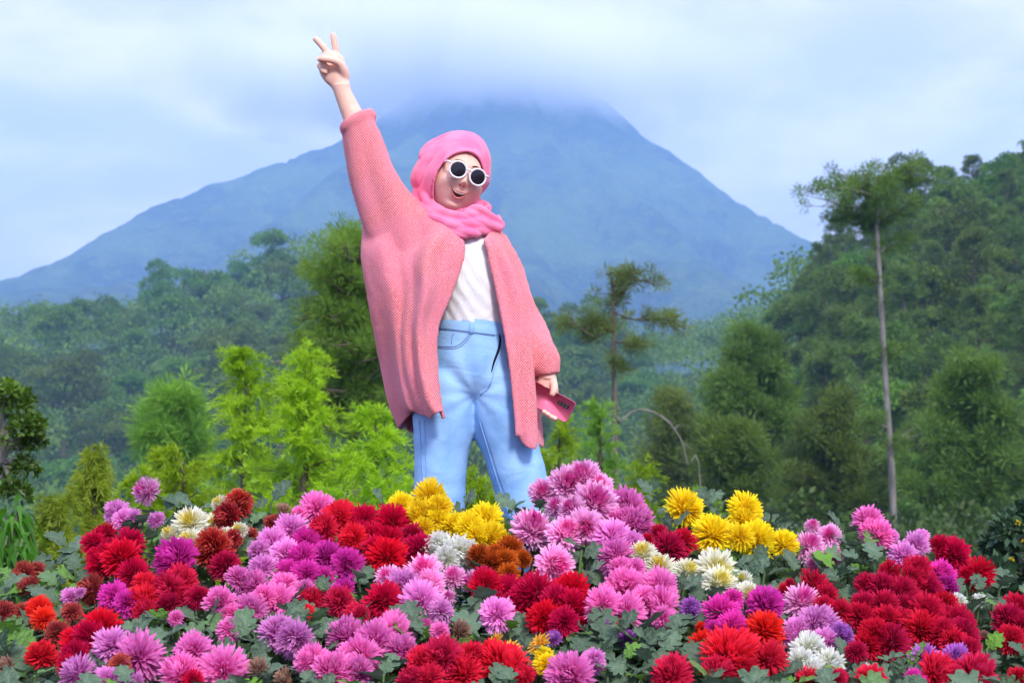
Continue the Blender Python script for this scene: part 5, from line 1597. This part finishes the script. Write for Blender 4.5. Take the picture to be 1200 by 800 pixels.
Rw = np.array([[Q(*p) for p in r] for r in rows])
Rw = catmull(Rw, 110)                                   # down
Rw = np.swapaxes(catmull(np.swapaxes(Rw, 0, 1), 150), 0, 1)   # around
nr, nc = Rw.shape[:2]
uu = np.linspace(0, 1, nc)[None, :]; vv = np.linspace(0, 1, nr)[:, None]
du = np.gradient(Rw, axis=1); dv = np.gradient(Rw, axis=0)
nrm = unit(np.cross(du, dv))
amp = sstep(0.08, 0.35, vv) * 0.013 + 0.003
wv = np.sin(uu * 58 + 2.2 * np.sin(vv * 4 + uu * 6)) * 0.6 + 0.7 * np.sin(uu * 31 - 1.3 * vv + 0.8)
wv = wv * np.clip(np.minimum(uu, 1 - uu) * 22, 0.05, 1)
pl = np.exp(-((uu - (0.10 - 0.03 * vv)) / 0.018) ** 2) * 0.030 - np.exp(-((uu - (0.135 - 0.03 * vv)) / 0.02) ** 2) * 0.022   # long crease below the raised arm
pl = pl + np.exp(-((uu - 0.19) / 0.02) ** 2) * 0.02 - np.exp(-((uu - 0.165) / 0.015) ** 2) * 0.014
Rw = Rw + nrm * (amp * wv)[..., None] - np.array([0, 1.0, 0]) * (pl * sstep(0.05, 0.2, vv))[..., None]
Rw[..., 2] += 0.012 * np.sin(uu * 40) * sstep(0.9, 1.0, vv)       # uneven hem
card = Acc()
card.add(*cloth_shell(Rw.reshape(-1, 3), grid_faces(nr, nc), 0.008))
# rolled front bands
for col in (0, nc - 1):
    card.add(*tube(Rw[4:, col][::3], 0.0085, 8))
def sleeve(keys, n=50, m=40, th=0.008, folds=7, famp=0.006, seed=0):
    V, F = ring_loft(keys, n, m, cap=False)
    V = V.reshape(n, m, 3)
    cen = V.mean(axis=1, keepdims=True)
    tt = np.linspace(0, 1, n)[:, None]; aa = np.linspace(0, 2 * math.pi, m, endpoint=False)[None, :]
    f = np.sin(aa * 3 + tt * folds * 3 + seed) * 0.5 + np.sin(aa * 5 - tt * folds * 4 + 1.7 * seed) * 0.5
    V = cen + (V - cen) * (1 + famp * 12 * f * np.sin(math.pi * np.clip(tt, 0.02, 0.98)) ** 0.5)[..., None]
    return cloth_shell(V.reshape(-1, 3), F[0], th)
# raised wide sleeve
card.add(*sleeve([(Q(418.5, 139, -.062), .043, .046), (Q(421, 148, -.06), .050, .052), (Q(428, 172, -.055), .059, .066), (Q(436, 205, -.045), .068, .080), (Q(449, 238, -.03), .081, .088), (Q(464, 266, -.015), .097, .095), (Q(482, 300, .0), .10, .10), (Q(500, 335, .0), .10, .10)], folds=1.2, famp=0.009, seed=1.0))
# cuff roll of the raised sleeve
cu = [Q(419, 141, -.062) + np.array([.043 * math.cos(a), .045 * math.sin(a), +.022 * math.cos(a)]) for a in np.linspace(0, 2 * math.pi, 30)]
card.add(*tube(np.array(cu), 0.0135, 8, cap=False))
cu = [Q(420, 145, -.062) + np.array([.046 * math.cos(a), .047 * math.sin(a), +.022 * math.cos(a)]) for a in np.linspace(0, 2 * math.pi, 30)]
card.add(*tube(np.array(cu), 0.0115, 8, cap=False))
# lowered sleeve, gathered at the cuff
card.add(*sleeve([(Q(573, 284, .02), .054, .072), (Q(585, 308, .02), .058, .075), (Q(598, 341, .022), .058, .072), (Q(611, 374, .02), .055, .066), (Q(626, 405, .0), .056, .062), (Q(636, 424, -.02), .052, .054), (Q(640, 435, -.03), .040, .042), (Q(641, 439, -.032), .032, .033)], folds=6, seed=2.0))
cu = [Q(640.5, 437, -.032) + np.array([.034 * math.cos(a), .033 * math.sin(a), .004 * math.cos(a)]) for a in np.linspace(0, 2 * math.pi, 24)]
card.add(*tube(np.array(cu), 0.008, 8, cap=False))
card_me = voxel_union('cardigan', card, 0.005, 13, 0.5)
v, nn = mesh_np(card_me)
mesh_set(card_me, v + nn * (0.004 * (fbm(v[:, 0] * 60, v[:, 2] * 60, v[:, 1] * 60, octv=2, seed=91) - 0.5))[:, None])
part('cardigan', card_me, M_KNIT)

# ---- sunglasses (a thing of its own, resting on the face)
M_FRAME = NM('white_plastic_frame').bsdf((0.82, 0.80, 0.84), 0.3, spec=0.5)
m = NM('dark_lens')
M_LENS = m.bsdf((0.016, 0.012, 0.020), 0.12, spec=0.45)
ey = face_y(0.0, 0.020)
GC = (0.002, 0.014)                         # bridge in head space (x, z)
gyb = face_y(0.0, 0.012) + 0.010
sg_org = H(np.array(GC[0]), np.array(gyb), np.array(GC[1]))
glasses = empty('sunglasses', sg_org)
tag(glasses, 'round white-framed sunglasses with dark lenses worn on the smiling face', 'sunglasses')
def gpart(name, V, F, mat, parent=glasses):
    me = mesh(name, np.asarray(V) - sg_org, F, smooth=True)
    return link(name, me, mat, parent)
fr_acc = Acc()
for s in (-1, 1):
    cx, cz = GC[0] + s * 0.0325, GC[1] - 0.002
    ring = []
    for a in np.linspace(0, 2 * math.pi, 41):
        lx, lz = cx + 0.0260 * math.cos(a), cz + 0.0250 * math.sin(a)
        wrap_ = -0.9 * max(0, abs(lx) - 0.03) ** 1.0 * 0.25
        ring.append(H(np.array(lx), np.array(gyb + wrap_), np.array(lz)))
    V, F = tube(np.array(ring), 0.0031, 8, cap=False); fr_acc.add(V, F)
    lens = [H(np.array(cx), np.array(gyb - .9 * max(0, abs(cx) - .03) * .25 + 0.0015), np.array(cz))]
    nn_ = 32
    for rr in (0.013, 0.0257):
        for a in np.linspace(0, 2 * math.pi, nn_, endpoint=False):
            lx, lz = cx + rr * math.cos(a), cz + rr * 0.975 * math.sin(a)
            lens.append(H(np.array(lx), np.array(gyb - .9 * max(0, abs(lx) - .03) * .25 + (0.001 if rr < .02 else -0.001)), np.array(lz)))
    f3 = np.array([(0, 1 + i, 1 + (i + 1) % nn_) for i in range(nn_)])
    f4 = np.array([(1 + i, 1 + nn_ + i, 1 + nn_ + (i + 1) % nn_, 1 + (i + 1) % nn_) for i in range(nn_)])
    gpart('lens', lens, [f3, f4], M_LENS)
    # end piece and temple running back under the scarf
    tp = [H(np.array(s * 0.0555), np.array(gyb - .004), np.array(cz + .0125)), H(np.array(s * 0.0655), np.array(gyb - .012), np.array(cz + .0150)), H(np.array(s * 0.0685), np.array(gyb - .030), np.array(cz + .015)), H(np.array(s * 0.070), np.array(gyb - .085), np.array(cz + .012))]
    V, F = tube(catmull(np.array(tp), 16), 0.0034, 8); gpart('temple', V, F, M_FRAME)
br_ = [H(np.array(GC[0] + a), np.array(gyb + .002), np.array(GC[1] + .007 + .003 * math.cos(a * 200))) for a in np.linspace(-.0085, .0085, 8)]
V, F = tube(np.array(br_), 0.0030, 8); fr_acc.add(V, F)
gpart('frame', np.concatenate(fr_acc.V), [np.concatenate(f) for f in fr_acc.F.values()], M_FRAME)

# ---- phone held in the lowered hand
ph_c = Q(644.5, 470.5, -.050)
ax_l = unit(Q(667, 482.5, -.052) - Q(622, 458.5, -.046))
ax_s = unit(np.array([ax_l[2] * -1.0, 0, ax_l[0]])); ax_s = unit(ax_s - ax_l * np.dot(ax_s, ax_l))
ax_n = np.cross(ax_s, ax_l)
if ax_n[1] > 0: ax_n = -ax_n
phone = empty('phone', ph_c); tag(phone, 'pink-cased phone with a dark camera strip held at the hip', 'phone')
def slab(L, W, T, rad, c=(0, 0, 0), seg=6):
    """rounded slab in the phone's axes"""
    out = []
    for sx_, sy_, a0 in ((1, 1, 0), (-1, 1, 90), (-1, -1, 180), (1, -1, 270)):
        for k in range(seg + 1):
            a = R(a0 + 90 * k / seg)
            out.append((sx_ * (L / 2 - rad) + rad * math.cos(a), sy_ * (W / 2 - rad) + rad * math.sin(a)))
    out = np.array(out); n = len(out)
    lay = []
    for t, sh_ in ((-T / 2, .0012), (-T / 2 + .0012, 0), (T / 2 - .0012, 0), (T / 2, .0012)):
        k = 1 - sh_ / (np.array([L, W]) / 2)
        for p in out * k: lay.append(ax_l * (p[0] + c[0]) + ax_s * (p[1] + c[1]) + ax_n * (t + c[2]))
    F = [grid_faces(4, n, closed_v=True), np.array([np.arange(n)[::-1]]), np.array([np.arange(n) + 3 * n])]
    return np.array(lay), F
M_CASE = NM('pink_phone_case').bsdf((0.88, 0.19, 0.34), 0.35, spec=0.5)
M_GLASSBLK = NM('black_glass').bsdf((0.01, 0.01, 0.012), 0.1, spec=0.6)
M_LENSRING = NM('camera_lens_ring').bsdf((0.06, 0.06, 0.07), 0.25, spec=0.6)
V, F = slab(.148, .070, .009, .010); link('case', mesh('case', V, F), M_CASE, phone)
V, F = slab(.142, .064, .002, .008, (0, 0, -.0052)); link('screen', mesh('screen', V, F), M_GLASSBLK, phone)
V, F = slab(.038, .0115, .003, .005, (.040, .010, .0055)); strip = link('camera_strip', mesh('camera_strip', V, F), M_GLASSBLK, phone)
for k in (-1, 0, 1):
    V, F = slab(.008, .008, .001, .0039, (.040 + k * .0115, .010, .0074)); link('camera_lens', mesh('camera_lens', V, F), M_LENSRING, strip)
